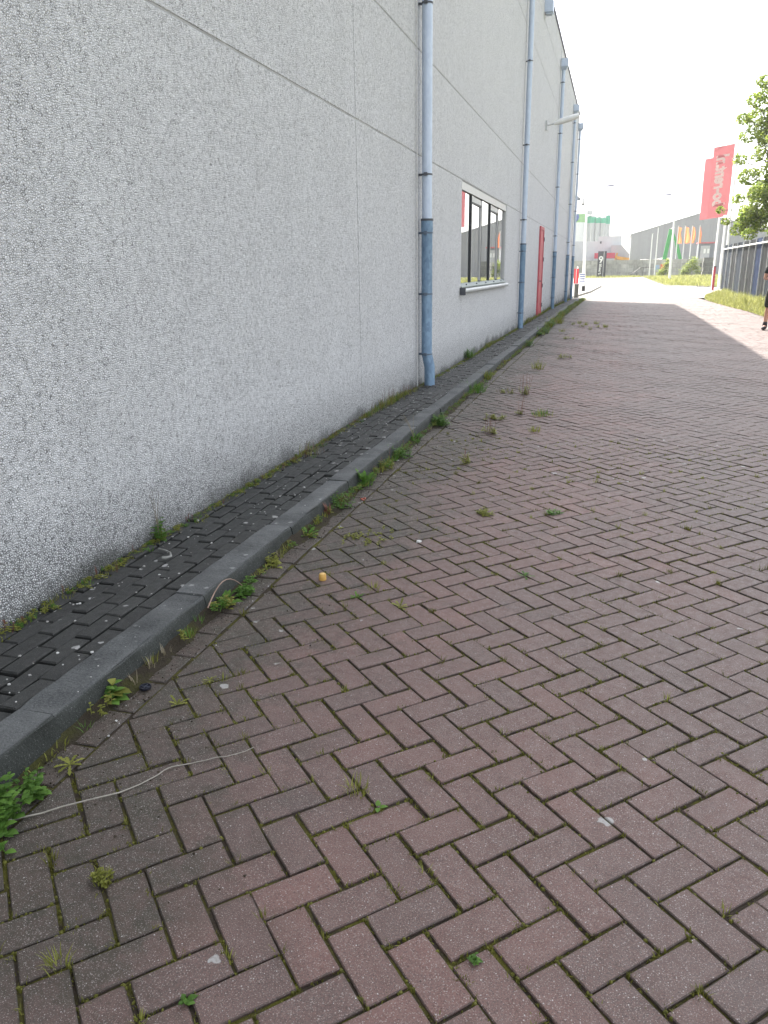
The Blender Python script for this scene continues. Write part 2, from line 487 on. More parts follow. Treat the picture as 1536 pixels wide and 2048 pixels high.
# ------------------------------------------------------------------ ground and roads
ys = [-14, -4, 0, 6, 12, 18, 24, 26, 28, 30, 32, 34, 36, 38, 40, 42, 44, 46, 50, 60, 90, 140, 200, 400, 900]
tag(build('ground', sheet(-700, 700, ys, -0.14), M_SOIL), kind='structure')
yr = [-4, 0, 6, 12, 18, 24, 26, 28, 30, 32, 34, 36, 38, 40, 42, 44, 46]
def wave(x, y):
    return 0.0042 * math.sin(1.7 * x + 0.9 * y) + 0.0025 * math.sin(2.9 * y - 1.3 * x + 1) + 0.002 * math.sin(5.1 * x + 4.3 * y)
mb = MB(); vv = []; ff = []
bx = [-1.66 + 5.96 * i / 44 for i in range(45)]; by = [-4, -3] + [-2.6 + 0.16 * i for i in range(305)]
by = [v for v in by if v < 46.0] + [46.0]
for v in by:
    for u in bx: vv.append((u, v, zg(v) + wave(u, v) - 0.0062))
for j in range(len(by) - 1):
    for i in range(44):
        a = j * 45 + i; ff.append((a, a + 1, a + 46, a + 45))
mb.add(vv, ff)
road = tag(build('road', mb, M_JOINT), kind='structure')
junction = tag(build('junction_road', flat([(-45, 46.02), (5.0, 46.02), (5.4, 53.2), (45, 56.5), (45, 69.0), (9, 69.6), (6.4, 70.4), (4.4, 74.5), (4.25, 90), (4.3, 139.0), (-45, 139.0)], -0.152), M_ASPH), kind='structure')

# herringbone paving
W = 0.1055
OX, OY = -1.5167, 1.685
K = W / math.sqrt(2)
GAP = 0.0080
def ab(a, b): return (OX + (a + b) * K, OY + (a - b) * K)
def jit(s): return random.gauss(0, s)
# camera test for «which bricks show largest»
def cam_px(x, y, z=0.0):
    d = Vector((x, y, z - CAM_H)); zc = d.dot(fwd)
    if zc < 0.1: return None
    return 768 + 1540.9 * d.dot(r2) / zc, 1024 - 1540.9 * d.dot(u2) / zc, zc
def quad(cx, cy, ax, ay, hl, hw, rot):
    c, s_ = math.cos(rot), math.sin(rot)
    ux, uy = ax * c - ay * s_, ax * s_ + ay * c
    vx, vy = -uy, ux
    return [(cx + ux * p * hl + vx * q * hw + jit(0.0008), cy + uy * p * hl + vy * q * hw + jit(0.0008)) for p, q in ((-1, -1), (1, -1), (1, 1), (-1, 1))]
S = math.sqrt(0.5)
bricks = []
for j in range(-14, 152):
    for i in range(0, 41):
        for kind in (0, 1):
            if kind == 0: cx, cy = ab(i + 2 * j + 1, i - 2 * j + 0.5); ax, ay = S, S
            else: cx, cy = ab(i + 2 * j + 0.5, i - 2 * j + 2); ax, ay = S, -S
            if cx > 4.28 or cy < -2.5 or cy > 46.0: continue
            q = cam_px(cx, cy)
            vis = q is not None and -60 < q[0] < 1596 and -60 < q[1] < 2110
            bricks.append((0 if vis else 1, math.hypot(cx, cy, CAM_H) if True else 0, cx, cy, ax, ay))
bricks.sort()
RND = lambda: min(1, max(0, random.gauss(0.5, 0.28)))
far_b = MB()
MOSS_EDGES = []
for n, (nv, d, cx, cy, ax, ay) in enumerate(bricks):
    poly = quad(cx + jit(0.0017), cy + jit(0.0017), ax, ay, W - GAP / 2, W / 2 - GAP / 2, jit(0.011))
    z = zg(cy) + wave(cx, cy) + max(-0.0018, min(0.0025, jit(0.0010)))
    sl = (jit(0.006), jit(0.006))
    if cy < 7 and nv == 0:
        for k in range(4): MOSS_EDGES.append((poly[k], poly[(k + 1) % 4]))
    if n < 300:
        mb = MB(); mb.prism(poly, z, 0.0028, 0.06, sl, RND())
        build('brick', mb, M_BRICK, road, loc=(cx, cy, z))
    else:
        far_b.prism(poly, z, 0.0028, 0.05, sl, RND())
tag(build('brick', far_b, M_BRICK, road), kind='stuff')

# mitred triangular bricks and the stretcher row along the kerb
far_b = MB()
for j in range(-11, 148):
    pts = [ab(2 * j, -2 * j), ab(2 * j + 2, -2 * j), ab(2 * j + 2, -2 * j - 2)]
    cx = sum(p[0] for p in pts) / 3; cy = sum(p[1] for p in pts) / 3
    if cy > 45.8: continue
    poly = []
    for p in pts:
        v = Vector((cx - p[0], cy - p[1])); L = v.length
        poly.append((p[0] + v.x / L * 0.011 + jit(0.0015), p[1] + v.y / L * 0.011 + jit(0.0015)))
    # blunt the two sharp tips
    def blunt(P):
        out = []
        for k in range(3):
            a, b, c = Vector(P[k - 1]), Vector(P[k]), Vector(P[(k + 1) % 3])
            if k == 1: out.append(tuple(b)); continue
            out.append(tuple(b + (a - b).normalized() * 0.012)); out.append(tuple(b + (c - b).normalized() * 0.012))
        return out
    poly = blunt(poly)
    z = zg(cy) + wave(cx, cy) + jit(0.0008)
    if 0.9 < cy < 9.5:
        mb = MB(); mb.prism(poly, z, 0.0028, 0.06, (jit(0.006), jit(0.006)), RND() * 0.5)
        build('mitred_brick', mb, M_BRICK, road, loc=(cx, cy, z))
    else: far_b.prism(poly, z, 0.0028, 0.05, (jit(0.006), jit(0.006)), RND() * 0.5)
tag(build('mitred_brick', far_b, M_BRICK, road), kind='stuff')
far_b = MB()
y = -2.6
while y < 45.6:
    cy = y + 0.105; cx = -1.578
    poly = quad(cx + jit(0.003), cy, 0, 1, 0.1005, 0.049, jit(0.02))
    z = zg(cy) + wave(cx, cy) - 0.0005 + jit(0.0012)
    if 0.9 < cy < 9.5:
        mb = MB(); mb.prism(poly, z, 0.004, 0.06, (jit(0.008), jit(0.008)), RND() * 0.6)
        build('edge_brick', mb, M_BRICK, road, loc=(cx, cy, z))
    else: far_b.prism(poly, z, 0.004, 0.05, (jit(0.008), jit(0.008)), RND() * 0.6)
    y += 0.2105
tag(build('edge_brick', far_b, M_BRICK, road), kind='stuff')

# kerb
kb = sheet(-1.80, -1.67, yr, -0.06)
kerb = tag(build('kerb', kb, M_JOINT), kind='structure')
y = 2.82 - 5.0
while y < 44.5:
    y0, y1 = y + 0.003, y + 0.997
    zz = zg(y + 0.5) + jit(0.003); dx = jit(0.003)
    prof = [(-1.650, -0.12), (-1.655, 0.02), (-1.6665, 0.089)]
    for k in range(1, 5):
        t = k / 4 * PI / 2
        prof.append((-1.6665 - 0.011 * (1 - math.cos(t)), 0.089 + 0.011 * math.sin(t)))
    prof += [(-1.806, 0.100), (-1.811, 0.095), (-1.811, -0.12)]
    nsub = 1 if y > 14 else 16
    mb = MB()
    prof_w = [(px + dx, pz + zz) for px, pz in prof]
    n = len(prof_w)
    vv = []
    for k in range(nsub + 1):
        e = 0.006 if k in (0, nsub) else 0.0
        for px, pzz_ in prof_w:
            ch = abs(jit(0.0028)) if (nsub > 1 and pzz_ > 0.088 and px > -1.70) else 0.0
            w1 = (jit(0.0012) if nsub > 1 else 0) - ch; w2 = (jit(0.0010) if nsub > 1 else 0) - ch * 0.8
            cx_, cz_ = -1.735, 0.03
            vv.append((px + w1 + (cx_ - px) * e * 0.6, y0 + (y1 - y0) * k / nsub, pzz_ + w2 - (e * 0.6 if pzz_ > 0.06 else 0)))
    ff = [tuple(range(n)), tuple(range((nsub + 1) * n - 1, nsub * n - 1, -1))]
    for k in range(nsub):
        for i in range(n):
            j = (i + 1) % n
            ff.append((k * n + j, k * n + i, (k + 1) * n + i, (k + 1) * n + j))
    mb.add(vv, ff)
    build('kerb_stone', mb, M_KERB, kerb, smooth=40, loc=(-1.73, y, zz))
    y += 1.0

random.seed(17)
def bank(y):
    return 0.043 + 0.016 * math.sin(y * 2.3 + 0.7) * math.sin(y * 0.9) + 0.008 * math.sin(y * 7.1)
mb = MB(); vv = []; ff = []
ny = 460; prof_n = 6
for j in range(ny + 1):
    y = -1.0 + 46.4 * (j / ny) ** 1.35
    h = max(0.012, bank(y)); w_ = 0.066 + 0.022 * math.sin(y * 3.1 + 1) + jit(0.007)
    for i in range(prof_n):
        t = i / (prof_n - 1)
        vv.append((-1.672 + w_ * t + (0.0 if i in (0,) else jit(0.003)), y, zg(y) + wave(-1.62, y) + h * (1 - t) ** 1.3 - 0.004 * t + (jit(0.003) if 0 < i < prof_n - 1 else 0)))
for j in range(ny):
    for i in range(prof_n - 1):
        a = j * prof_n + i; ff.append((a, a + 1, a + 1 + prof_n, a + prof_n))
mb.add(vv, ff)
def bankmat():
    m = Mat('mossy_soil', 0.95, 0.2)
    n2 = m.noise(110, 4, 0.7)
    c = m.mix(n2, (0.016, 0.013, 0.009), (0.075, 0.060, 0.042))
    mo = m.mix(n2, (0.030, 0.033, 0.009), (0.095, 0.095, 0.024))
    c = m.mix(m.mapr(m.noise(7, 5), 0.45, 0.6, 0, 0.85), c, mo)
    m.color(c); m.bump(n2, 1.0, 0.012); return m.mat
tag(build('gutter_soil', mb, bankmat(), smooth=180), kind='structure')

# strip of blackened pavers between kerb and wall
def pz(x, yy):
    zw = float(np.interp(yy, [7, 13], [0.085, 0.035]))
    return zg(yy) + zw + (x + 2.336) / 0.52 * (0.091 - zw)
mb = MB()
vv = []; ff = []
for yy in yr:
    vv += [(-2.36, yy, pz(-2.36, yy) - 0.022), (-1.80, yy, pz(-1.80, yy) - 0.022)]
for j in range(len(yr) - 1):
    a = 2 * j; ff.append((a, a + 1, a + 3, a + 2))
mb.add(vv, ff)
M_PJOINT = simple('black_joint_dirt', (0.010, 0.0095, 0.008), 0.95, 0.4, 40, bump=0.5)
pave = tag(build('pavement', mb, M_PJOINT), kind='structure')
far_b = MB(); cnt = 0
rows = []
for rw in range(6):
    y = -2.4 + (0.105 if rw % 2 else 0.0)
    while y < 44.3:
        rows.append((y, rw)); y += 0.2105
rows.sort()
for y, rw in rows:
    cx = -1.8615 - rw * 0.0863; cy = y + 0.105
    poly = quad(cx + jit(0.0025), cy + jit(0.004), 0, 1, 0.1005, 0.0385, jit(0.014))
    z = pz(cx, cy) + jit(0.0022) + 0.004 * math.sin(cy * 2.3 + rw)
    sl = (jit(0.018), jit(0.014))
    if cy > 1.35 and cnt < 300:
        cnt += 1
        m1 = MB(); m1.prism(poly, z, 0.006, 0.05, sl, RND())
        build('paver', m1, M_PAVER, pave, loc=(cx, cy, z))
    else: far_b.prism(poly, z, 0.006, 0.05, sl, RND())
tag(build('paver', far_b, M_PAVER, pave), kind='stuff')

# ------------------------------------------------------------------ the warehouse
XW = -2.336
wh = thing('warehouse', 'long pale washed concrete warehouse wall along the left side of the paved road', 'building', (XW, 20, 0))
mb = MB(); mb.box(-32, -2.47, -8, 43.9, -0.3, 8.70)
build('wall_core', mb, M_SEAL, wh)
mb = MB(); mb.box(-32.1, -2.30, -8.1, 44.06, 8.805, 8.87); build('roof_edge', mb, M_TRIM, wh)
mb = MB(); mb.box(-31.9, -2.6, -7.9, 43.7, 8.702, 8.80); build('roof', mb, M_ROOF, wh)
JY = [-8, -3.15, 7.25, 17.65, 28.05, 38.45, 44.0]
JZ = [-0.25, 2.77, 3.87, 6.75, 7.90, 8.80]
G = 0.007; GY = 0.003
WY0, WY1, WZ0, WZ1 = 12.43, 17.56, 1.18, 2.76
def panel(y0, y1, z0, z1):
    mb = MB()
    b = 0.004
    vv = [(XW - 0.14, y0, z0), (XW - 0.14, y1, z0), (XW - 0.14, y1, z1), (XW - 0.14, y0, z1),
          (XW - b, y0, z0), (XW - b, y1, z0), (XW - b, y1, z1), (XW - b, y0, z1),
          (XW, y0 + b, z0 + b), (XW, y1 - b, z0 + b), (XW, y1 - b, z1 - b), (XW, y0 + b, z1 - b)]
    ff = [(8, 9, 10, 11)]
    for a in (0, 4):
        for i in range(4):
            j = (i + 1) % 4; ff.append((a + i, a + j, a + 4 + j, a + 4 + i))
    mb.add(vv, ff); return mb
for i in range(len(JY) - 1):
    for k in range(len(JZ) - 1):
        y0, y1, z0, z1 = JY[i] + GY, JY[i + 1] - GY, JZ[k] + G, JZ[k + 1] - G
        if i == len(JY) - 2: y1 = 44.0
        if i == 2 and k == 0:
            build('wall_panel', panel(y0, WY0, z0, z1), M_WALL, wh)
            build('wall_panel', panel(WY0 + 0.004, y1, z0, WZ0), M_WALL, wh)
            build('wall_panel', panel(WY1, y1, WZ0 + 0.004, z1), M_WALL, wh)
        else:
            build('wall_panel', panel(y0, y1, z0, z1), M_WALL, wh)
for yj in JY[1:-1]:
    mb = MB(); mb.box(XW - 0.10, XW - 0.0045, yj - GY - 0.003, yj + GY + 0.003, -0.25, 8.79)
    build('joint_sealant', mb, M_SEAL, wh)
for zj in JZ[1:-1]:
    mb = MB(); mb.box(XW - 0.099, XW - 0.005, -7.9, 43.95, zj - G - 0.003, zj + G + 0.003)
    build('joint_sealant', mb, M_SEAL, wh)
mb = MB(); mb.box(-32, -2.48, 43.905, 43.99, -0.3, 8.75); build('end_wall', mb, M_WALL, wh)

# window: five bays, pale frame, dark gaskets, sloping green sill and a roller under it
win = MB()
fy0, fy1 = WY0 + 0.002, WY1 - 0.002
win.box(XW - 0.13, XW - 0.012, fy0, fy1, WZ1 - 0.12, WZ1 - 0.002)          # head
win.box(XW - 0.13, XW - 0.012, fy0, fy0 + 0.05, WZ0 + 0.09, WZ1 - 0.122)
win.box(XW - 0.13, XW - 0.012, fy1 - 0.05, fy1, WZ0 + 0.09, WZ1 - 0.122)
window = build('window', win, M_ALU, wh)
edges = [fy0 + 0.05, 13.44, 14.47, 15.49, 16.52, fy1 - 0.05]
for i in range(5):
    a, b = edges[i], edges[i + 1]
    vent = i in (1, 3)
    zt = WZ1 - 0.122
    if vent:
        mb = MB()
        t = 0.05
        mb.box(XW - 0.075, XW - 0.028, a + 0.025, b - 0.025, zt - 0.10, zt - 0.02)
        mb.box(XW - 0.075, XW - 0.028, a + 0.025, a + 0.025 + t, WZ0 + 0.10, zt - 0.102)
        mb.box(XW - 0.075, XW - 0.028, b - 0.025 - t, b - 0.025, WZ0 + 0.10, zt - 0.102)
        build('casement_frame', mb, M_ALU, window)
        mb = MB(); mb.box(XW - 0.074, XW - 0.024, a + 0.04, b - 0.04, zt - 0.130, zt - 0.104); build('casement_gasket', mb, M_MULL, window)
    mb = MB(); xa = XW - 0.034; xb = xa - 0.0135 * (b - a)      # panes sit a touch askew in their frames
    mb.add([(XW - 0.10, a, WZ0 + 0.09), (xa, a, WZ0 + 0.09), (xb, b, WZ0 + 0.09), (XW - 0.10, b, WZ0 + 0.09), (XW - 0.10, a, zt), (xa, a, zt), (xb, b, zt), (XW - 0.10, b, zt)],
           [(3, 2, 1, 0), (4, 5, 6, 7), (0, 1, 5, 4), (1, 2, 6, 5), (2, 3, 7, 6), (3, 0, 4, 7)])
    build('pane', mb, M_GLASS, window)
for e in edges[1:-1]:
    mb = MB(); mb.box(XW - 0.11, XW - 0.023, e - 0.018, e + 0.018, WZ0 + 0.09, WZ1 - 0.123)
    build('mullion', mb, M_MULL, window)
mb = MB()
mb.extr([(XW - 0.13, WZ0), (XW - 0.13, WZ0 + 0.10), (XW - 0.065, WZ0 + 0.105), (XW + 0.02, WZ0 + 0.03), (XW + 0.02, WZ0 + 0.012)], fy0, fy1)
sill = build('sill', mb, M_SILL, window)
for k in range(5):
    yy = fy0 + 0.5 + k * 1.02
    mb = MB(); mb.tube([(XW - 0.01, yy, WZ0 + 0.05), (XW + 0.005, yy, WZ0 + 0.066)], 0.012, 8)
    build('sill_screw', mb, M_CLIP, window)
mb = MB(); mb.tube([(XW + 0.045, fy0 - 0.03, WZ0 - 0.03), (XW + 0.045, fy1 + 0.1, WZ0 - 0.03)], 0.036, 12)
build('roller_tube', mb, M_GREYP, window, smooth=50)
mb = MB(); mb.box(XW + 0.002, XW + 0.09, fy0 - 0.09, fy0 - 0.033, WZ0 - 0.09, WZ0 + 0.02); build('roller_bracket', mb, M_CLIP, window)

# red door, set proud of the wall
mb = MB()
y0, y1 = 25.15, 26.35
mb.box(XW + 0.001, XW + 0.05, y0, y0 + 0.09, 0.02, 2.70); mb.box(XW + 0.001, XW + 0.05, y1 - 0.09, y1, 0.02, 2.70); mb.box(XW + 0.001, XW + 0.05, y0 + 0.091, y1 - 0.091, 2.61, 2.70)
door = build('door', mb, M_RED, wh)
mb = MB(); mb.box(XW + 0.0015, XW + 0.03, y0 + 0.092, y1 - 0.092, 0.06, 2.605); build('door_leaf', mb, M_RED, door)
for zz in (0.35, 0.95, 1.75, 2.35):
    mb = MB(); mb.tube([(XW + 0.055, y1 - 0.05, zz - 0.06), (XW + 0.055, y1 - 0.05, zz + 0.06)], 0.018, 8); build('hinge', mb, M_CLIP, door)
mb = MB(); mb.tube([(XW + 0.031, y0 + 0.2, 1.1), (XW + 0.09, y0 + 0.2, 1.1), (XW + 0.09, y0 + 0.34, 1.1)], 0.012, 8); build('door_handle', mb, M_CLIP, door)

# downpipes
def downpipe(yp, collars, clips, hopper, kick):
    xp = XW + 0.10
    zb = 0.02 + zg(yp)
    mb = MB(); mb.tube([(xp, yp, 1.97), (xp, yp, 8.0)], 0.060, 18)
    p = build('downpipe', mb, M_ZINC, wh, smooth=40)
    mb = MB()
    mb.tube([(xp + kick, yp, zb), (xp + kick, yp, 0.30), (xp, yp, 0.47), (xp, yp, 1.90), (xp, yp, 1.92), (xp, yp, 2.045)], [0.067, 0.067, 0.067, 0.067, 0.072, 0.072], 18)
    build('lower_pipe', mb, M_STEEL, p, smooth=40)
    mb = MB(); mb.tube([(xp, yp, 2.035), (xp, yp, 2.06)], 0.077, 18); build('rubber_ring', mb, M_CLIP, p, smooth=40)
    for zc in collars:
        mb = MB(); mb.tube([(xp, yp, zc - 0.05), (xp, yp, zc + 0.05)], 0.0645, 18); build('collar', mb, M_ZINC, p, smooth=40)
    for zc in clips:
        mb = MB(); r = 0.073 if zc < 1.97 else 0.0655
        mb.tube([(xp, yp, zc - 0.009), (xp, yp, zc + 0.009)], r, 18)
        mb.box(XW - 0.0, xp - 0.05, yp - 0.012, yp + 0.012, zc - 0.012, zc + 0.012)
        mb.box(xp - 0.02, xp + 0.02, yp + r - 0.004, yp + r + 0.022, zc - 0.018, zc + 0.018)
        mb.box(xp - 0.02, xp + 0.02, yp - r - 0.022, yp - r + 0.004, zc - 0.018, zc + 0.018)
        build('pipe_bracket', mb, M_CLIP if zc > 1.97 else M_CLIPB, p, smooth=40)
    if hopper:
        mb = MB()
        mb.add([(XW + 0.002, yp - 0.15, 8.32), (XW + 0.25, yp - 0.15, 8.32), (XW + 0.25, yp + 0.15, 8.32), (XW + 0.002, yp + 0.15, 8.32),
                (XW + 0.002, yp - 0.15, 8.08), (XW + 0.25, yp - 0.15, 8.08), (XW + 0.25, yp + 0.15, 8.08), (XW + 0.002, yp + 0.15, 8.08),
                (xp - 0.07, yp - 0.07, 7.98), (xp + 0.07, yp - 0.07, 7.98), (xp + 0.07, yp + 0.07, 7.98), (xp - 0.07, yp + 0.07, 7.98)],
               [(0, 1, 2, 3), (0, 4, 5, 1), (1, 5, 6, 2), (2, 6, 7, 3), (3, 7, 4, 0), (4, 8, 9, 5), (5, 9, 10, 6), (6, 10, 11, 7), (7, 11, 8, 4), (8, 11, 10, 9)])
        build('rain_hopper', mb, M_ZINC, p)
    # thin earthing wire beside the pipe
    mb = MB(); mb.tube([(XW + 0.02, yp - 0.17, zb), (XW + 0.02, yp - 0.17, 8.7)], 0.006, 6); build('earth_wire', mb, M_WIRE, p)
    return p
p = downpipe(9.65, [4.42], [4.31, 2.55, 1.90, 1.19, 0.46, 5.9, 7.5], True, 0.038); p['label'] = 'nearest downpipe, pale grey above and blue below'
for yp in (20.05, 30.45, 38.6, 43.35):
    downpipe(yp, [4.45], [4.25, 2.6, 1.88, 1.15, 0.42, 6.0, 7.6], True, 0.0)

# lamp on an arm, overflow spout and camera on the wall
mb = MB(); mb.box(XW + 0.001, XW + 0.06, 25.60, 25.72, 5.40, 5.66)
lamp = build('wall_lamp', mb, M_GREYP, wh)
mb = MB(); mb.tube([(XW + 0.055, 25.66, 5.53), (XW + 0.30, 25.66, 5.575)], 0.022, 8); build('lamp_arm', mb, M_GREYP, lamp, smooth=50)
mb = MB(); mb.tube([(XW + 0.24, 25.66, 5.565), (XW + 0.30, 25.66, 5.58), (XW + 0.45, 25.66, 5.615), (XW + 0.85, 25.66, 5.715), (XW + 0.96, 25.66, 5.745)], [0.035, 0.06, 0.085, 0.08, 0.05], 12); build('lamp_head', mb, M_WHITE, lamp, smooth=50)
mb = MB(); mb.box(XW + 0.001, XW + 0.22, 23.95, 24.25, 8.02, 8.32); mb.box(XW + 0.03, XW + 0.19, 23.99, 24.21, 7.98, 8.019); build('overflow_spout', mb, M_ZINC, wh)
mb = MB(); mb.box(XW + 0.001, XW + 0.20, 43.6, 43.75, 4.92, 4.98); mb.box(XW + 0.08, XW + 0.30, 43.55, 43.80, 4.78, 4.92); build('security_camera', mb, M_GREYP, wh)

# ------------------------------------------------------------------ plants: generators
def blade(mb, p, az, L, w, lean, droop, mi=0, r=0.5, seg=3):
    """one tapering leaf strip"""
    d = Vector((math.cos(az), math.sin(az), 0)); s = Vector((-d.y, d.x, 0))
    pts = []
    pos = Vector(p); ang = lean
    for k in range(seg + 1):
        t = k / seg
        ww = w * (1 - t ** 1.6) * 0.5
        if k == seg: pts.append((pos.copy(), 0))
        else: pts.append((pos.copy(), ww))
        pos = pos + (d * math.sin(ang) + Vector((0, 0, 1)) * math.cos(ang)) * (L / seg)
        ang += droop / seg
    vv = []; ff = []
    for k, (q, ww) in enumerate(pts[:-1]):
        vv += [tuple(q - s * ww), tuple(q + s * ww)]
    vv.append(tuple(pts[-1][0]))
    for k in range(seg - 1): ff.append((2 * k, 2 * k + 1, 2 * k + 3, 2 * k + 2))
    ff.append((2 * seg - 2, 2 * seg - 1, 2 * seg))
    mb.add(vv, ff, mi, r)

def leaf(mb, p, d, nrm, L, w, mi=0, r=0.5, lobes=False):
    """a leaf of its own outline: base p, direction d"""
    d = d.normalized(); s = d.cross(nrm).normalized(); n = s.cross(d)
    prof = [(0, 0.08), (0.25, 0.75), (0.5, 1.0), (0.75, 0.7)] if not lobes else [(0, 0.12), (0.18, 0.3), (0.3, 0.75), (0.42, 0.4), (0.55, 0.95), (0.66, 0.55), (0.8, 1.0)]
    vv = []; ff = []
    for t, k in prof:
        q = Vector(p) + d * (L * t) - n * (0.25 * L * t * t)
        vv += [tuple(q - s * (w * k / 2) + n * (w * k * 0.12)), tuple(q + s * (w * k / 2) + n * (w * k * 0.12))]
    q = Vector(p) + d * L - n * 0.25 * L
    vv.append(tuple(q)); m = len(prof)
    for k in range(m - 1): ff.append((2 * k, 2 * k + 1, 2 * k + 3, 2 * k + 2))
    ff.append((2 * m - 2, 2 * m - 1, 2 * m))
    mb.add(vv, ff, mi, r)

def tuft(mb, x, y, z, n, h, spread, w=0.004, mi=0):
    for _ in range(n):
        a = random.uniform(0, 2 * PI); rr = spread * math.sqrt(random.random()) * 0.5
        blade(mb, (x + rr * math.cos(a), y + rr * math.sin(a), z), a + jit(0.5), h * random.uniform(0.55, 1.1), w * random.uniform(0.7, 1.3), random.uniform(0.05, 0.6), random.uniform(0.1, 1.1), mi, random.random())

def rosette(mb, x, y, z, n, L, mi=0, lift=0.5, lobes=True):
    for k in range(n):
        a = 2 * PI * k / n + jit(0.25); e = lift * random.uniform(0.5, 1.4)
        d = Vector((math.cos(a) * math.cos(e), math.sin(a) * math.cos(e), math.sin(e)))
        leaf(mb, (x, y, z + 0.004), d, Vector((0, 0, 1)), L * random.uniform(0.7, 1.1), L * 0.24, mi, random.random(), lobes)

def herb(mb, x, y, z, n, h, spread, lw=0.014, mi=0, smi=None, dens=9):
    """branching leafy plant"""
    for _ in range(n):
        a = random.uniform(0, 2 * PI); ln = random.uniform(0.05, 0.7) * (1 if spread > 0 else 0)
        top = Vector((math.cos(a) * math.sin(ln), math.sin(a) * math.sin(ln), math.cos(ln))) * h * random.uniform(0.6, 1.1)
        b = Vector((x + jit(spread * 0.25), y + jit(spread * 0.25), z))
        mb.tube([b, b + top * 0.5 + Vector((0, 0, 0.01)), b + top], [0.0016, 0.0013, 0.0006], 4, mi if smi is None else smi, caps=False)
        for k in range(dens):
            t = (k + 1) / dens
            q = b + top * t; aa = k * 2.4 + jit(0.4)
            d = Vector((math.cos(aa), math.sin(aa), 0.35))
            L = lw * (1.3 - 0.6 * t) * random.uniform(0.8, 1.6)
            leaf(mb, q, d, Vector((0, 0, 1)), L * 1.6, L, mi, random.random())

def sorrel(mb, x, y, z, n, h, spread, mi=0):
    for _ in range(n):
        b = Vector((x + jit(spread * 0.3), y + jit(spread * 0.3), z))
        t = Vector((jit(0.12), jit(0.12), 1)) * h * random.uniform(0.6, 1.1)
        mb.tube([b, b + t], [0.0013, 0.0006], 4, mi, caps=False)
        for k in range(14):
            q = b + t * random.uniform(0.35, 1.0)
            a = random.uniform(0, 6.28); d = Vector((math.cos(a), math.sin(a), 0.6))
            leaf(mb, q, d, Vector((0, 0, 1)), 0.008, 0.005, mi, random.random())

# ------------------------------------------------------------------ weeds that can be told apart
WM = [M_WEED, M_WEEDY, M_DRY, M_SORREL]
def weed(name, label, x, y, fn, group=None, z=None):
    mb = MB(); z0 = zg(y) if z is None else z
    fn(mb, x, y, z0 - 0.004)
    o = build(name, mb, WM, loc=(x, y, z0))
    return tag(o, label, 'weed', group)
def leafy(n, h, sp, lw=0.016, mi=0, dens=9): return lambda mb, x, y, z: herb(mb, x, y, z, n, h, sp, lw, mi, None, dens)
def dand(n, L, lift=0.7, mi=0): return lambda mb, x, y, z: rosette(mb, x, y, z, n, L, mi, lift)
def tft(n, h, sp, w=0.005, mi=0): return lambda mb, x, y, z: tuft(mb, x, y, z, n, h, sp, w, mi)
def both(*fs):
    def go(mb, x, y, z):
        for f in fs: f(mb, x, y, z)
    return go
def sor(n, h, sp): return lambda mb, x, y, z: sorrel(mb, x, y, z, n, h, sp, 3)
def stalks(n, h, lean=0.5, mi=2):
    def go(mb, x, y, z):
        for k in range(n):
            a = random.uniform(0, 6.28); p = Vector((x, y, z)); pts = []
            for i in range(6):
                t = i / 5
                pts.append(p + Vector((math.cos(a) * lean * h * t * t, math.sin(a) * lean * h * t * t, h * t * (1 - 0.2 * t))))
            mb.tube(pts, [0.0018, 0.0017, 0.0015, 0.0013, 0.001, 0.0008], 4, mi, caps=False)
    return go

weed('leafy_weed', 'largest bright green leafy weed, against the kerb at the left edge', -1.60, 1.40, both(leafy(40, 0.15, 0.14, 0.015, 0, 14), leafy(22, 0.09, 0.22, 0.013, 0, 10)))
weed('leafy_weed', 'feathery green weed leaning out from the big leafy weed over the triangular bricks', -1.555, 1.56, leafy(9, 0.09, 0.06, 0.012, 0, 12))
weed('rosette_weed', 'flat pale dandelion rosette with narrow leaves on the border joint near the left edge', -1.545, 1.715, dand(8, 0.055, 0.35, 1))
weed('leafy_weed', 'small kerb weed with a yellow green top leaf, left of the black lid', -1.642, 2.09, both(leafy(6, 0.075, 0.04, 0.022, 0, 5), leafy(2, 0.095, 0.02, 0.03, 1, 3)))
weed('dandelion', 'dandelion clump under the kerb joint with a long arched stalk beside it', -1.632, 2.93, both(dand(14, 0.10, 0.9), leafy(8, 0.06, 0.10, 0.014, 1)))
weed('leafy_weed', 'creeping leafy weed along the kerb foot just past the arched stalk', -1.622, 3.10, leafy(12, 0.05, 0.14, 0.014, 0))
weed('leafy_weed', 'yellow green upright weed at the kerb foot level with the yellow cap', -1.63, 3.46, leafy(10, 0.07, 0.07, 0.014, 1))
weed('dandelion', 'fresh green dandelion at the kerb foot between the yellow cap and the red leaved weed', -1.622, 3.93, both(dand(13, 0.085, 0.8), leafy(4, 0.05, 0.1, 0.012, 1)))
weed('dock', 'weed with dark red leaves leaning on the kerb', -1.635, 4.32, lambda mb, x, y, z: [leaf(mb, (x, y, z), Vector((jit(0.5), jit(0.6), 1)), Vector((1, 0, 0.2)), 0.10, 0.03, 3, random.random()) for _ in range(7)])
weed('leafy_weed', 'dark bushy weed right behind the red leaved one', -1.61, 4.50, both(leafy(14, 0.11, 0.10, 0.013, 0), stalks(5, 0.13, 0.3, 3)))
weed('dandelion', 'tall bright green dandelion tuft on the kerb, past the red ring', -1.63, 5.07, both(dand(18, 0.13, 1.05), tft(25, 0.13, 0.10, 0.007)))
weed('leafy_weed', 'row of yellowish weeds along the kerb beyond the tall dandelion tuft', -1.62, 5.55, leafy(14, 0.08, 0.18, 0.013, 1))
weed('leafy_weed', 'dense leafy weed spilling over the kerb below the long stalks', -1.63, 5.98, leafy(26, 0.11, 0.20, 0.015, 0))
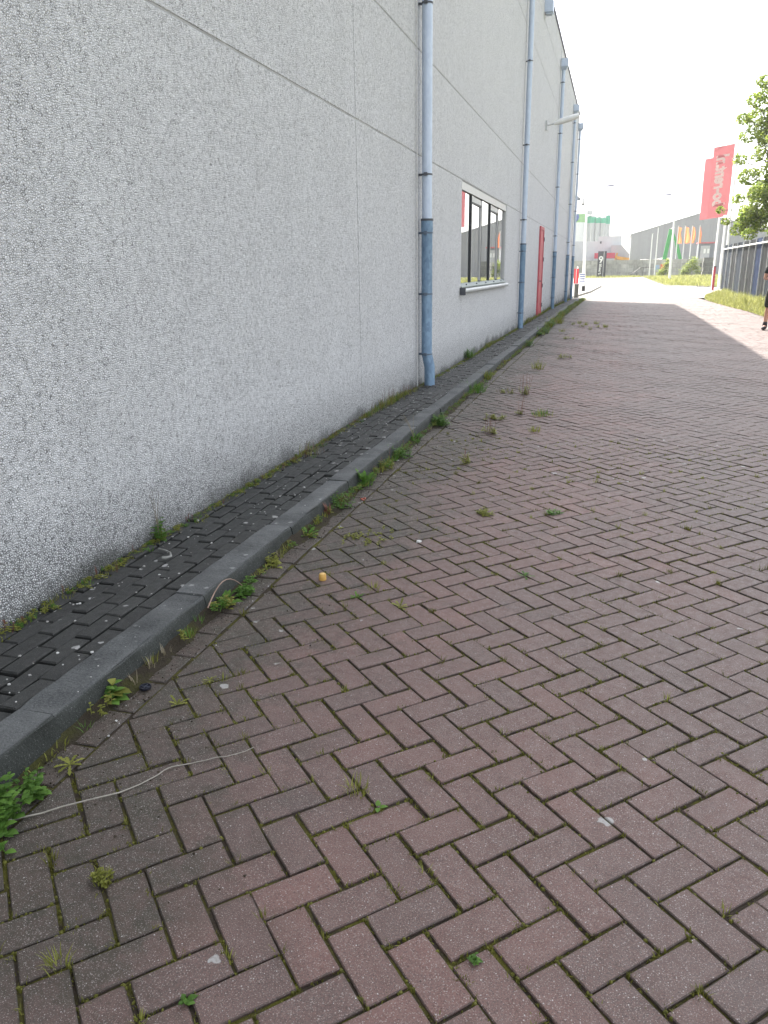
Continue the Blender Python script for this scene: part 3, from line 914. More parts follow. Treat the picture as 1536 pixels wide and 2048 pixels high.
weed('grass_tuft', 'green tuft with long pale dry stalks arching over the kerb', -1.64, 6.56, both(tft(45, 0.12, 0.12, 0.007), stalks(6, 0.30, 0.4), dand(8, 0.10, 1.0)))
weed('leafy_weed', 'bright green cushion weed at the kerb in front of the nearest downpipe', -1.60, 7.42, leafy(40, 0.11, 0.18, 0.018, 0))
weed('grass_tuft', 'long green grass tuft lying along the kerb beyond the cushion weed', -1.62, 9.66, tft(120, 0.16, 0.30, 0.007))
weed('grass_tuft', 'pale spiky grass tuft on the kerb edge, beyond the long green tuft', -1.635, 10.75, both(tft(40, 0.18, 0.12, 0.009, 1), tft(20, 0.15, 0.1, 0.008)))
weed('leafy_weed', 'leafy green weed strip beside the kerb level with the window end', -1.59, 15.8, leafy(24, 0.15, 0.30, 0.02, 0))
weed('leafy_weed', 'dark green weed beside the kerb level with the second downpipe', -1.58, 18.85, leafy(24, 0.16, 0.28, 0.02, 0))
weed('grass_tuft', 'wide pale green grass patch at the kerb beyond the second downpipe', -1.52, 22.7, tft(110, 0.24, 0.5, 0.011, 1))
# weeds out on the paving
weed('sorrel', 'bushy weed with reddish seed heads, nearest of the tall paving weeds', -1.05, 5.90, both(leafy(11, 0.085, 0.11, 0.010, 1), sor(3, 0.13, 0.06)))
weed('sorrel', 'red stalked weed with a green base, left of the low wide green patch', -0.87, 8.19, both(sor(6, 0.20, 0.08), leafy(6, 0.06, 0.10, 0.012, 1)))
weed('grass_tuft', 'low wide green grass patch on the paving, right of the red stalked weed', -0.66, 8.17, both(tft(60, 0.075, 0.22, 0.006), tft(40, 0.07, 0.30, 0.006, 1)))
weed('sorrel', 'tallest red and green weed on the paving, in the middle distance', -0.975, 9.55, both(sor(9, 0.28, 0.10), leafy(13, 0.11, 0.12, 0.014, 1)))
weed('sorrel', 'thin red stalked weed with a yellow green base, nearer the kerb', -1.03, 7.13, both(sor(7, 0.20, 0.12), leafy(10, 0.06, 0.14, 0.014, 1)))
weed('grass_tuft', 'small yellow green grass tuft alone on the clean paving', -0.645, 7.31, tft(40, 0.07, 0.12, 0.006, 1))
weed('leafy_weed', 'low grey green weed between two red stalked weeds', -1.09, 7.85, leafy(18, 0.05, 0.22, 0.014, 1))
weed('leafy_weed', 'flat straw coloured weed patch left of the tallest red and green weed', -1.22, 9.7, both(leafy(12, 0.04, 0.32, 0.012, 1), tft(30, 0.06, 0.3, 0.005, 2)))
weed('grass_tuft', 'upright grass tuft with one pale tall stalk, far out on the paving', -1.06, 12.1, both(tft(55, 0.17, 0.20, 0.007, 1), stalks(1, 0.42, 0.05)))
weed('leafy_weed', 'sprawling low weed right of the tuft with the pale stalk', -0.73, 13.7, leafy(11, 0.08, 0.36, 0.02, 1))
weed('leafy_weed', 'small low weed beyond the sprawling one, on the paving', -0.90, 17.5, leafy(9, 0.07, 0.3, 0.02, 1))
random.seed(19)
for k in range(9):
    weed('leafy_weed', 'low sprig of the loose weed patch farthest out on the paving', -1.15 + 0.115 * k + jit(0.04), 21.0 + jit(0.9), leafy(7, 0.09, 0.13, 0.018, 1) if k % 2 else tft(26, 0.12, 0.14, 0.009, 1), 'sprigs of the farthest weed patch')
weed('rosette_weed', 'small rosette on the dark bricks right of the black lid', -1.37, 2.30, dand(7, 0.030, 0.4, 1))
weed('rosette_weed', 'upright small dandelion on the dark bricks below the black lid', -1.40, 2.115, dand(8, 0.045, 0.7, 1))
weed('rosette_weed', 'pale rosette on the red bricks, left of the bright toothed one', -1.07, 3.17, dand(8, 0.045, 0.5, 0))
weed('rosette_weed', 'bright toothed rosette on the red bricks right of the pale one', -0.845, 3.115, dand(8, 0.05, 0.6, 1))
weed('grass_tuft', 'tiny tuft right above the two rosettes on the red bricks', -1.02, 3.28, tft(22, 0.05, 0.06, 0.004, 1))
weed('rosette_weed', 'lone green rosette in a joint far right on the red bricks', -0.335, 3.63, dand(8, 0.05, 0.5, 0))
weed('leafy_weed', 'small bright clover in a joint, above the lone rosette', -0.28, 4.71, leafy(10, 0.03, 0.07, 0.014, 0, 4))
weed('leafy_weed', 'yellow sprig pair in the joints near the pale stone chip', -0.69, 4.59, leafy(14, 0.04, 0.10, 0.011, 1))
weed('leafy_weed', 'low crumbly weed patch on the dark bricks below the red ring', -1.27, 4.0, both(leafy(26, 0.035, 0.30, 0.009, 1), tft(16, 0.05, 0.25, 0.003, 2)))
weed('grass_tuft', 'largest yellow green tuft in the joints of the middle foreground', -0.63, 1.825, tft(48, 0.05, 0.07, 0.0035, 1))
weed('leafy_weed', 'two leaved seedling beside the largest foreground tuft', -0.55, 1.77, lambda mb, x, y, z: [leaf(mb, (x, y, z + 0.004), Vector((c, s_, 0.5)), Vector((0, 0, 1)), 0.028, 0.016, 0, 0.9) for c, s_ in ((1, 0.2), (-0.3, 1), (0.2, -1))])
weed('leafy_weed', 'small dark green herb with a red tip, lowest on the right foreground', -0.20, 1.335, leafy(5, 0.018, 0.012, 0.007, 0, 4))
weed('grass_tuft', 'spiky yellow tuft on the lower left bricks', -1.09, 1.08, tft(34, 0.045, 0.06, 0.003, 1))
weed('grass_tuft', 'mossy yellow tuft in a wide joint at the left, above the spiky one', -1.155, 1.325, both(tft(50, 0.03, 0.05, 0.003, 1), leafy(8, 0.03, 0.04, 0.006, 1)))
weed('leafy_weed', 'small leafy sprig at the bottom edge left of centre', -0.77, 1.075, leafy(4, 0.016, 0.015, 0.009, 0, 3))

# ------------------------------------------------------------------ uncountable small growth
mb = MB()
random.seed(11)
for (p, q) in MOSS_EDGES:
    mx, my = (p[0] + q[0]) / 2, (p[1] + q[1]) / 2
    d = math.hypot(mx, my)
    nn = 3.0 * (1 if d < 3 else 0.7)
    dens = 0.55 + 0.45 * math.sin(mx * 5.1 + 2 * my) * math.cos(my * 3.7 - mx)
    for _ in range(int(nn * dens * 3 + random.random())):
        t = random.random(); t = t if random.random() < 0.5 else (0.06 if t < 0.5 else 0.94)
        x = p[0] + (q[0] - p[0]) * t + jit(0.006); y = p[1] + (q[1] - p[1]) * t + jit(0.006)
        k = random.randint(2, 5)
        h = random.choice((0.006, 0.007, 0.008, 0.010, 0.016)) * random.uniform(0.7, 1.2)
        for _ in range(k):
            blade(mb, (x + jit(0.004), y + jit(0.004), -0.006 + wave(x, y)), random.uniform(0, 6.28), h + 0.002, 0.0035, random.uniform(0, 0.9), random.uniform(0, 1.0), 0, random.random(), 2)
    for _ in range(int(dens * 5 * (1.0 if d < 3.2 else 0.5) + random.random())):
        t = random.random() if random.random() < 0.6 else random.choice((0.02, 0.98)) + jit(0.03)
        x = p[0] + (q[0] - p[0]) * t + jit(0.0035); y = p[1] + (q[1] - p[1]) * t + jit(0.0035)
        rr = random.uniform(0.003, 0.0075); hh = random.uniform(0.004, 0.012); z = -0.0075 + wave(x, y); a0 = random.random() * 6
        ring = [(x + rr * random.uniform(0.7, 1.3) * math.cos(a0 + 1.2566 * k), y + rr * random.uniform(0.7, 1.3) * math.sin(a0 + 1.2566 * k), z) for k in range(5)]
        rin = [(x + (u - x) * 0.6 + jit(0.0006), y + (v - y) * 0.6 + jit(0.0006), z + hh * random.uniform(0.6, 0.9)) for u, v, _ in ring]
        mb.add(ring + rin + [(x, y, z + hh)], [(k, (k + 1) % 5, 5 + (k + 1) % 5, 5 + k) for k in range(5)] + [(5 + k, 5 + (k + 1) % 5, 10) for k in range(5)], 0, random.random() * 0.8)
    if random.random() < (0.075 if mx > -1.0 else 0.11):
        t = random.choice((0.03, 0.97, random.random()))
        x = p[0] + (q[0] - p[0]) * t; y = p[1] + (q[1] - p[1]) * t
        tuft(mb, x, y, -0.006, random.randint(8, 22), random.uniform(0.015, 0.04), 0.03, 0.0032, random.choice((0, 1)))
tag(build('joint_moss', mb, [M_MOSS, M_WEEDY]), 'yellow green moss and tiny grass sprigs growing in the paving joints', 'moss', kind='stuff')

mb = MB()
random.seed(12)
y = 0.6
while y < 44:
    big = y > 18
    nn = (1 + int(7 * max(0, math.sin(y * 2.1 + 0.4) * math.sin(y * 0.77 + 0.3)) + 3 * random.random())) if y < 18 else 7
    for _ in range(nn):
        x = -1.632 + abs(jit(0.02)) * (1 if not big else 2.5)
        yy = y + random.random() * 0.2
        s = 0.5 + 0.9 * abs(math.sin(yy * 1.9) * math.sin(yy * 0.63 + 1))
        k = random.random()
        if k < 0.45: tuft(mb, x, yy, zg(yy) + bank(yy) * 0.6, random.randint(5, 14), 0.05 * s * (1 if not big else 2.6), 0.05 if not big else 0.2, 0.004 if not big else 0.013, random.choice((1, 1, 0, 2)))
        elif k < 0.9: herb(mb, x, yy, zg(yy) + bank(yy) * 0.6, 3, 0.045 * s * (1 if not big else 2.6), 0.05, 0.009 if not big else 0.03, random.choice((1, 0, 0)), None, 6)
        elif random.random() < 0.35: sorrel(mb, x, yy, zg(yy) + bank(yy) * 0.6, 1, 0.09 * s, 0.05, 3)
    y += 0.14 if y < 18 else 0.2
tag(build('gutter_weeds', mb, WM), 'low yellow green weeds growing along the foot of the kerb', 'weeds', kind='stuff')

mb = MB()
random.seed(13)
y = 0.8
while y < 44:
    nn = 9 if y < 10 else 6
    for _ in range(nn):
        yy = y + random.random() * 0.15
        s = 0.35 + 1.1 * max(0, math.sin(yy * 1.3 + 0.4) * math.sin(yy * 0.47 + 1)) ** 1.3 + (0.7 if yy > 22 else 0)
        x = XW + 0.015 + abs(jit(0.03)); z = pz(x, yy) - 0.006
        k = random.random()
        if k < 0.5: tuft(mb, x, yy, z, random.randint(4, 9), 0.085 * s, 0.05, 0.004 if yy < 10 else 0.008, random.choice((1, 1, 2, 0)))
        elif k < 0.9: herb(mb, x, yy, z, 2, 0.065 * s, 0.05, 0.008 if yy < 12 else 0.02, random.choice((1, 1, 1, 0)), None, 6)
        else: sorrel(mb, x, yy, z, 1, 0.14 * s, 0.04, 3)
    y += 0.10 if y < 10 else 0.16
tag(build('wall_foot_weeds', mb, WM), 'grasses and small weeds growing along the foot of the wall', 'weeds', kind='stuff')
weed('leafy_weed', 'tall upright weed against the wall foot, left of the thin dead stalk', XW + 0.03, 3.48, both(leafy(9, 0.13, 0.06, 0.016, 0), stalks(3, 0.36, 0.1), tft(20, 0.1, 0.08, 0.004, 1)), z=0.075)
weed('grass_tuft', 'brownish grass clump standing at the wall foot in front of the second wall joint', XW + 0.03, 5.6, both(tft(60, 0.14, 0.3, 0.004, 2), sor(8, 0.18, 0.3), tft(40, 0.12, 0.25, 0.004, 1)), z=0.075)
weed('grass_tuft', 'green weed clump at the wall foot below the window', XW + 0.05, 12.9, both(tft(60, 0.2, 0.2, 0.008), leafy(14, 0.16, 0.2, 0.02)), z=0.075)

mb = MB()
random.seed(15)
for _ in range(5200):
    y = 1.2 + 10 * random.random() ** 1.4
    x = -1.655 + abs(random.gauss(0, 0.05 if random.random() < 0.55 else 0.32))
    if x > -1.5 and math.sin(x * 9 + y * 2.1) * math.sin(y * 3.3 - x * 4) < 0.15: continue
    s_ = random.choice((0.002, 0.0025, 0.003, 0.004, 0.006)); a = random.random() * 6
    z = wave(x, y) - 0.001
    mb.add([(x + s_ * math.cos(a), y + s_ * math.sin(a), z), (x + s_ * math.cos(a + 2.1), y + s_ * math.sin(a + 2.1), z), (x + s_ * math.cos(a + 4.2), y + s_ * math.sin(a + 4.2), z), (x + jit(0.0008), y + jit(0.0008), z + s_ * 0.9)],
           [(0, 1, 3), (1, 2, 3), (2, 0, 3)], 0, random.random())
m_ = Mat('soil_crumb', 0.95, 0.2); m_.color(m_.mix(m_.attr(), (0.018, 0.014, 0.010), (0.085, 0.068, 0.048)))
tag(build('soil_crumbs', mb, m_.mat), 'dark soil crumbs and litter gathered along the gutter', 'soil', kind='stuff')

# stone chips on pavers, kerb and paving
mb = MB()
random.seed(14)
def chip(x, y, z, s):
    n = 5; a0 = random.random() * 6
    top = [(x + s * random.uniform(0.6, 1.2) * math.cos(a0 + 6.283 * k / n), y + s * random.uniform(0.6, 1.2) * math.sin(a0 + 6.283 * k / n), z + s * 0.5) for k in range(n)]
    bot = [(px + (px - x) * 0.2, py + (py - y) * 0.2, z - 0.001) for px, py, _ in top]
    mb.add(top + bot, [tuple(range(n))] + [(n + i, n + (i + 1) % n, (i + 1) % n, i) for i in range(n)], 0, random.random())
for _ in range(650):
    y = random.uniform(1.4, 16); x = random.uniform(-2.28, -1.82); chip(x, y, pz(x, y) + 0.001, random.choice((0.002, 0.003, 0.003, 0.004, 0.006)))
for _ in range(160):
    y = random.uniform(1.2, 10); x = -1.65 + abs(jit(0.1)); chip(x, y, wave(x, y), random.choice((0.0015, 0.002, 0.003, 0.005)))
for _ in range(60):
    y = random.uniform(1.2, 10); chip(random.uniform(-1.8, -1.68), y, 0.1, random.choice((0.0015, 0.002, 0.003)))
def chipm():
    m = Mat('pale_stone_chip', 0.8, 0.3); m.color(m.mix(m.attr(), (0.30, 0.29, 0.27), (0.62, 0.61, 0.58))); return m.mat
M_CHIP = chipm()
tag(build('stone_chips', mb, M_CHIP), 'small white stone chips scattered over the dark pavers and the kerb', 'gravel', kind='stuff')
mb = MB(); chip(-0.968, 3.994, 0.002, 0.018)
tag(build('stone_chip', mb, M_CHIP), 'largest pale stone chip lying on the red bricks, right of the yellow cap', 'stone')

# ------------------------------------------------------------------ litter
M_CAP = simple('yellow_plastic', (0.62, 0.36, 0.09), 0.45, 0.08, 30)
mb = MB(); x, y = -1.302, 3.335
mb.tube([(x, y, 0.001), (x, y, 0.006), (x, y, 0.030), (x, y, 0.036), (x, y, 0.036)], [0.0165, 0.0185, 0.0180, 0.015, 0.011], 20)
cap = thing('bottle_cap', 'yellow plastic cap standing on the dark bricks near the kerb', 'cap', (x, y, 0))
build('cap_body', mb, M_CAP, cap, smooth=50)
mb = MB(); mb.tube([(x, y, 0.0362), (x, y, 0.0372)], [0.0115, 0.0105], 20); build('cap_top', mb, simple('pale_yellow', (0.70, 0.46, 0.16), 0.5, 0.1, 40), cap, smooth=50)
M_BCAP = simple('black_plastic', (0.012, 0.013, 0.022), 0.4, 0.2, 30)
x, y = -1.573, 2.183
cap = thing('lid', 'round black plastic lid with cross ribs lying on the edge bricks', 'lid', (x, y, 0))
mb = MB()
n = 24
ring = [(0.021, 0.0), (0.0225, 0.004), (0.0215, 0.0085), (0.0185, 0.0085), (0.0175, 0.004), (0.0175, 0.0)]
vv = []; ff = []
for k in range(n):
    a = 6.28319 * k / n
    for r_, h_ in ring: vv.append((x + r_ * math.cos(a), y + r_ * math.sin(a), 0.004 + h_))
R_ = len(ring)
for k in range(n):
    k2 = (k + 1) % n
    for i in range(R_):
        j = (i + 1) % R_; ff.append((k * R_ + i, k2 * R_ + i, k2 * R_ + j, k * R_ + j))
mb.add(vv, ff); build('rim', mb, M_BCAP, cap, smooth=60)
mb = MB(); mb.cyl((x, y, 0.0045), 0.003, 0.0176, n=20); build('disc', mb, M_BCAP, cap)
mb = MB()
mb.box(x - 0.0165, x + 0.0165, y - 0.0018, y + 0.0018, 0.0076, 0.0112); mb.box(x - 0.0018, x + 0.0018, y - 0.0163, y - 0.002, 0.0076, 0.0110); mb.box(x - 0.0018, x + 0.0018, y + 0.002, y + 0.0163, 0.0076, 0.0110)
build('rib', mb, simple('black_plastic_worn', (0.05, 0.055, 0.075), 0.4, 0.2, 30), cap)
mb = MB(); x, y = -1.533, 4.73; pts = [(x + 0.016 * math.cos(t * 0.5), y + 0.016 * math.sin(t * 0.5), 0.008 + 0.004 * math.sin(t)) for t in range(0, 12)]
mb.tube(pts, 0.0045, 8); tag(build('plastic_ring', mb, simple('orange_red_plastic', (0.42, 0.11, 0.07), 0.5, 0.1, 30), smooth=60), 'broken orange red plastic ring on the border joint', 'ring')
mb = MB()
ctrl = [(-1.60, 1.39), (-1.556, 1.428), (-1.43, 1.53), (-1.304, 1.627), (-1.255, 1.71), (-1.219, 1.779), (-1.153, 1.831), (-1.08, 1.87), (-1.019, 1.941)]
pts = []
for i in range(len(ctrl) - 1):
    for t in (0, 0.33, 0.66):
        a, b = ctrl[i], ctrl[i + 1]
        pts.append((a[0] + (b[0] - a[0]) * t + jit(0.0015), a[1] + (b[1] - a[1]) * t + jit(0.0015), 0.007 + 0.003 * math.sin(len(pts))))
pts.append((*ctrl[-1], 0.007))
mb.tube(pts, [0.0026 - 0.0014 * i / len(pts) for i in range(len(pts))], 7)
tag(build('dry_stalk', mb, simple('bleached_stalk', (0.32, 0.295, 0.25), 0.7, 0.25, 40), smooth=60), 'long pale dry stalk lying across the bricks at the lower left', 'stalk')
mb = MB(); pts = []
for t in range(10):
    k = t / 9; pts.append((-1.628 + 0.02 * k, 2.80 + 0.30 * k - 0.03, 0.02 + 0.115 * math.sin(PI * (0.12 + 0.80 * k))))
mb.tube(pts, [0.0035 - 0.002 * t / 9 for t in range(10)], 6)
tag(build('dry_stalk', mb, simple('reddish_stalk', (0.30, 0.20, 0.15), 0.6, 0.25, 30), smooth=60), 'arched reddish stalk bent over at the kerb face beside the dandelion', 'stalk')
mb = MB()
hp = [(-2.198, 3.303), (-2.155, 3.290), (-2.105, 3.262), (-2.072, 3.215), (-2.085, 3.19), (-2.105, 3.186)]
mb.tube([(x, y, pz(x, y) + 0.014) for x, y in hp], [0.005, 0.005, 0.005, 0.006, 0.009, 0.008], 8)
tag(build('hose_scrap', mb, simple('grey_hose', (0.22, 0.22, 0.20), 0.6, 0.2, 30), smooth=60), 'curved scrap of grey hose on the dark pavers', 'hose')

# ------------------------------------------------------------------ right verge, fence, poles
verge = tag(build('grass_verge', slab([(4.28, -4), (4.28, 18), (4.35, 26), (4.3, 34), (4.35, 42), (4.95, 50), (5.9, 53.5), (45, 56.2), (45, -4)], -0.5, -0.02), M_SOIL), kind='structure')
# let the verge follow the fall of the ground
me = verge.data
mb = MB(); vv = []; ff = []
vy = [-4, 10, 18, 26, 30, 34, 38, 42, 46, 50, 53.4]
vx = [4.22, 4.22, 4.20, 4.30, 4.28, 4.22, 4.25, 4.35, 4.60, 5.05, 5.9]
xs = [0, 0.25, 0.8, 2.5, 8, 40]
for yy, x0 in zip(vy, vx):
    for k, dx in enumerate(xs): vv.append((x0 + dx, yy + (0.07 * dx if yy > 53 else 0), zg(yy) + (-0.02 if k == 0 else 0.03 + 0.02 * math.sin(yy * 1.1 + dx))))
for j in range(len(vy) - 1):
    for i in range(len(xs) - 1):
        a = j * len(xs) + i; ff.append((a, a + 1, a + 1 + len(xs), a + len(xs)))
bpy.data.objects.remove(verge)
mb.add(vv, ff); verge = tag(build('grass_verge', mb, M_SOIL), kind='structure')
random.seed(21)
mb = MB()
def xedge(y):
    return float(np.interp(y, vy, vx))
for _ in range(16000):
    y = random.uniform(17, 54); x0 = xedge(y)
    x = x0 + abs(random.gauss(0, 1)) * 1.0 + 0.02
    if x > 6.4 + (0 if y < 53 else 2): x = random.uniform(x0 + 0.3, 6.4)
    d = min(1, (x - x0) / 0.7)
    h = (0.12 + 0.38 * d) * random.uniform(0.5, 1.2) * (0.7 + 0.3 * math.sin(y * 0.9) * math.sin(x * 2.1))
    blade(mb, (x, y, zg(y)), random.uniform(0, 6.28), h, random.uniform(0.012, 0.03), random.uniform(0, 0.5), random.uniform(0.1, 1.2), 0, random.random(), 2)
tag(build('verge_grass', mb, M_GRASS), 'tall sunlit yellow green grass on the verge in front of the fence', 'grass', kind='stuff')

# fence: dark boards between thin pale posts with a pale rail
def fencem(name, c):
    m = Mat(name, 0.95, 0.05)
    n = m.noise(1.1, 4); s = m.noise(2, 3, 0.5, m.scalevec((1, 6, 0.4)))
    cc = m.mix(m.mapr(n, 0.35, 0.7), tuple(v * 0.7 for v in c), tuple(v * 1.4 for v in c))
    m.color(m.mix(m.mapr(s, 0.5, 0.75, 0, 0.4), cc, (0.06, 0.06, 0.055))); return m.mat
FM = [fencem('dark_slate_board', (0.030, 0.036, 0.045)), fencem('charcoal_board', (0.028, 0.030, 0.032)), fencem('navy_board', (0.020, 0.030, 0.062))]
XF = 6.45
posts = [55.2, 53.3, 51.35, 49.4, 47.1, 45.05, 43.0, 41.15, 39.4, 37.4, 35.4, 33.4, 31.4, 29.4, 27.4, 25.4, 23.4, 21.4]
fence = thing('fence', 'dark blue black board fence with thin pale posts and a pale top rail', 'fence', (XF, 45, -0.1))
for i in range(len(posts) - 1):
    b, a = posts[i], posts[i + 1]
    mb = MB()
    nseg = 6
    for k in range(nseg):
        ya = a + 0.02 + (b - a - 0.04) * k / nseg; yb = a + 0.02 + (b - a - 0.04) * (k + 1) / nseg
        zz = zg((a + b) / 2)
        mb.box(XF - 0.005 * (k % 2), XF + 0.03, ya, yb, zz + 0.02, zz + 2.85)
    build('fence_panel', mb, FM[[0, 0, 1, 0, 1, 1, 2, 1, 0][i % 9]], fence)
for yp in posts:
    zz = zg(yp); mb = MB(); mb.box(XF - 0.06, XF - 0.012, yp - 0.015, yp + 0.015, zz - 0.1, zz + 2.84); build('fence_post', mb, M_GREYP, fence)
mb = MB(); mb.box(XF - 0.115, XF - 0.062, 21.3, 55.3, 2.44, 2.50); build('top_rail', mb, M_WHITE, fence)
mb = MB(); mb.box(XF - 0.08, XF - 0.062, 53.0, 55.3, -0.02, 0.06); build('bottom_rail', mb, M_WHITE, fence)

# flagpoles and banners
M_FLAG = leafmat('red_banner_cloth', (0.35, 0.125, 0.135), (0.38, 0.135, 0.145), 0.3)
M_FLAGW = leafmat('banner_print', (0.76, 0.74, 0.70), (0.80, 0.78, 0.74), 0.4)
M_ORANGE = leafmat('orange_banner_cloth', (0.72, 0.25, 0.10), (0.78, 0.30, 0.13), 0.45)
def pole(name, label, x, y, z0, z1, r0, r1, group=None):
    t = thing(name, label, 'flagpole', (x, y, z0), group)
    mb = MB(); mb.tube([(x, y, z0), (x, y, (z0 + z1) / 2), (x, y, z1)], [r0, (r0 + r1) / 2, r1], 12); build('pole', mb, M_WHITE, t, smooth=50)
    mb = MB(); mb.tube([(x, y, z1), (x, y, z1 + 0.06), (x, y, z1 + 0.10)], [r1 * 0.8, r1 * 2.2, r1 * 2.4], 12); build('pole_cap', mb, M_GREYP, t, smooth=50)
    return t
pole('flagpole', 'nearest tall white flagpole, at the end of the dark fence, carrying the lettered red banner', 6.80, 57.2, -0.15, 9.0, 0.085, 0.05)
pole('flagpole', 'middle of the three tall white flagpoles at the fence end', 7.19, 63.0, -0.15, 9.0, 0.085, 0.05)
pole('flagpole', 'leftmost of the three tall white flagpoles at the fence end', 7.40, 69.0, -0.15, 9.0, 0.08, 0.05)
def banner(xr, xl, y, zt, zb, dt, sway, zl=None, seed=1):
    """cloth grid from the pole side xr to the free side xl"""
    nx, nz = 10, 26
    random.seed(seed); ph = random.random() * 6
    def at(s, t):
        x = xr + (xl - xr) * s + sway * t * (0.3 + s) - 0.16 * t * (1 if xr > xl else -1) * 0
        yy = y + 0.10 * math.sin(3.2 * s + 2.5 * t + ph) * (0.2 + s) + 0.05 * math.sin(9 * t + 5 * s)
        z = zt + (zb - zt) * t - dt * s
        return (x, yy, z)
    mb = MB(); vv = []; ff = []
    for j in range(nz + 1):
        for i in range(nx + 1): vv.append(at(i / nx, j / nz))
    w = nx + 1
    for j in range(nz):
        for i in range(nx):
            a = j * w + i; ff.append((a, a + 1, a + 1 + w, a + w))
    mb.add(vv, ff)
    return mb, at
t = thing('banner', 'red banner with pale mirrored lettering on the nearest flagpole', 'banner', (6.6, 57.2, 4.6))
mb, at = banner(6.60, 5.36, 57.12, 8.78, 4.62, 0.20, 0.03, seed=3)
cloth = build('cloth', mb, M_FLAG, t, smooth=180)
mb = MB(); mb.tube([(6.80, 57.15, 8.82), (5.30, 57.12, 8.60)], 0.02, 8); build('banner_arm', mb, M_GREYP, t)
# lettering seen from the back, running upwards
fc = bpy.data.curves.new('lettering', 'FONT'); fc.body = 'bo-rent.nl'; fc.size = 1.0; fc.resolution_u = 3; fc.offset = 0.045
fo = bpy.data.objects.new('lettering', fc); COL.objects.link(fo)
bpy.context.view_layer.update()
dg = bpy.context.evaluated_depsgraph_get()
tm = bpy.data.meshes.new_from_object(fo.evaluated_get(dg))
co = np.array([v.co[:] for v in tm.vertices]); polys = [list(p.vertices) for p in tm.polygons]
bpy.data.objects.remove(fo)
x0_, x1_ = co[:, 0].min(), co[:, 0].max()
mb = MB(); vv = []
for cx, cy, _ in co:
    tt = 0.84 - (cx - x0_) / (x1_ - x0_) * 0.72
    ss = 0.80 - cy * 0.80
    px, py, pzz = at(ss, tt); vv.append((px, py - 0.012, pzz))
mb.add(vv, polys, 0, 0.5)
build('lettering', mb, M_FLAGW, t)
t = thing('banner', 'plain looking red banner half hidden behind the lettered one', 'banner', (6.4, 63, 4.6))
mb, at = banner(7.02, 5.42, 62.9, 8.80, 4.80, 0.18, 0.02, seed=5)
build('cloth', mb, M_FLAG, t, smooth=180)
mb = MB(); mb.tube([(7.19, 62.95, 8.86), (5.36, 62.9, 8.66)], 0.02, 8); build('banner_arm', mb, M_GREYP, t)

# tree behind the fence and a thin lamp post in front of it
def tree(name, label, cx, cy, z0, trunk_h, blobs, nleaf, lsize, mat, seed, tr=0.16):
    random.seed(seed)
    t = thing(name, label, 'tree', (cx, cy, z0))
    mb = MB()
    top = Vector((cx, cy, z0 + trunk_h))
    mb.tube([(cx, cy, z0), (cx + 0.05, cy, z0 + trunk_h * 0.5), tuple(top)], [tr, tr * 0.75, tr * 0.45], 10)
    for (bx, by, bz, br) in blobs:
        b = Vector((bx, by, bz))
        st = Vector((cx, cy, z0 + trunk_h * random.uniform(0.45, 0.95)))
        mid = st.lerp(b, 0.55) + Vector((jit(0.2), jit(0.2), 0.25))
        mb.tube([st, mid, b], [tr * 0.3, tr * 0.18, tr * 0.06], 6)
        for _ in range(3):
            e = b + Vector((jit(1), jit(1), jit(0.8))) * br * 0.6
            mb.tube([mid.lerp(b, 0.6), e], [tr * 0.08, tr * 0.03], 5)
    build('trunk', mb, M_BARK, t, smooth=60)
    mb = MB()
    tot = sum(b[3] ** 2 for b in blobs)
    for (bx, by, bz, br) in blobs:
        n = int(nleaf * br * br / tot)
        for _ in range(n):
            while True:
                q = Vector((random.uniform(-1, 1), random.uniform(-1, 1), random.uniform(-1, 1)))
                if 0.15 < q.length < 1: break
            q = q * (q.length ** -0.35)
            p = Vector((bx, by, bz)) + Vector((q.x * br, q.y * br, q.z * br * 0.75))
            d = Vector((q.x + jit(0.5), q.y + jit(0.5), jit(0.5) - 0.3)).normalized()
            nr = Vector((jit(0.6), jit(0.6), 1)).normalized()
            s = d.cross(nr).normalized(); L = lsize * random.uniform(0.6, 1.3)
            a = p - d * L * 0.5; e = p + d * L * 0.5
            mb.add([tuple(a), tuple(p + s * L * 0.42), tuple(e), tuple(p - s * L * 0.42)], [(0, 1, 2, 3)], 0, random.random())
    build('crown', mb, mat, t)
    return t
random.seed(31)
bl = []
for _ in range(70):
    z = random.uniform(3.0, 11.8)
    left = float(np.interp(z, [3, 5, 7, 9, 10.5, 12], [6.6, 6.8, 7.0, 6.8, 7.4, 8.3]))
    x = left + (10.8 - left) * random.random() ** 1.3
    bl.append((x, 50 + jit(1.0), z, random.uniform(0.35, 0.72)))
bl += [(6.05, 50.2, 9.1, 0.40), (6.4, 49.8, 8.2, 0.5), (6.15, 50.5, 7.1, 0.40), (6.2, 49.6, 5.0, 0.36), (5.75, 50.4, 3.9, 0.28), (6.4, 50.0, 3.4, 0.45), (5.45, 50.5, 4.5, 0.28), (6.6, 49.4, 6.1, 0.6), (7.0, 50, 3.6, 0.6), (7.0, 50.4, 10.9, 0.5), (6.6, 50.2, 10.0, 0.5)]
tree('broadleaf_tree', 'leafy green tree rising behind the dark fence at the right edge', 9.4, 50, -0.1, 7.5, bl, 23000, 0.16, M_LEAF, 32)
bl = []
random.seed(33)
for _ in range(30):
    z = random.uniform(3.5, 9.0); rmax = 2.6 * math.sqrt(max(0.05, 1 - ((z - 5.8) / 4) ** 2)); a = random.uniform(0, 6.28); r = rmax * math.sqrt(random.random())
    bl.append((11.2 + r * math.cos(a), 41 + r * math.sin(a), z, random.uniform(0.6, 0.9)))
tree('broadleaf_tree', 'second leafy tree behind the fence, nearer and mostly outside the frame', 11.2, 41, -0.1, 6, bl, 6000, 0.22, M_LEAF, 34)
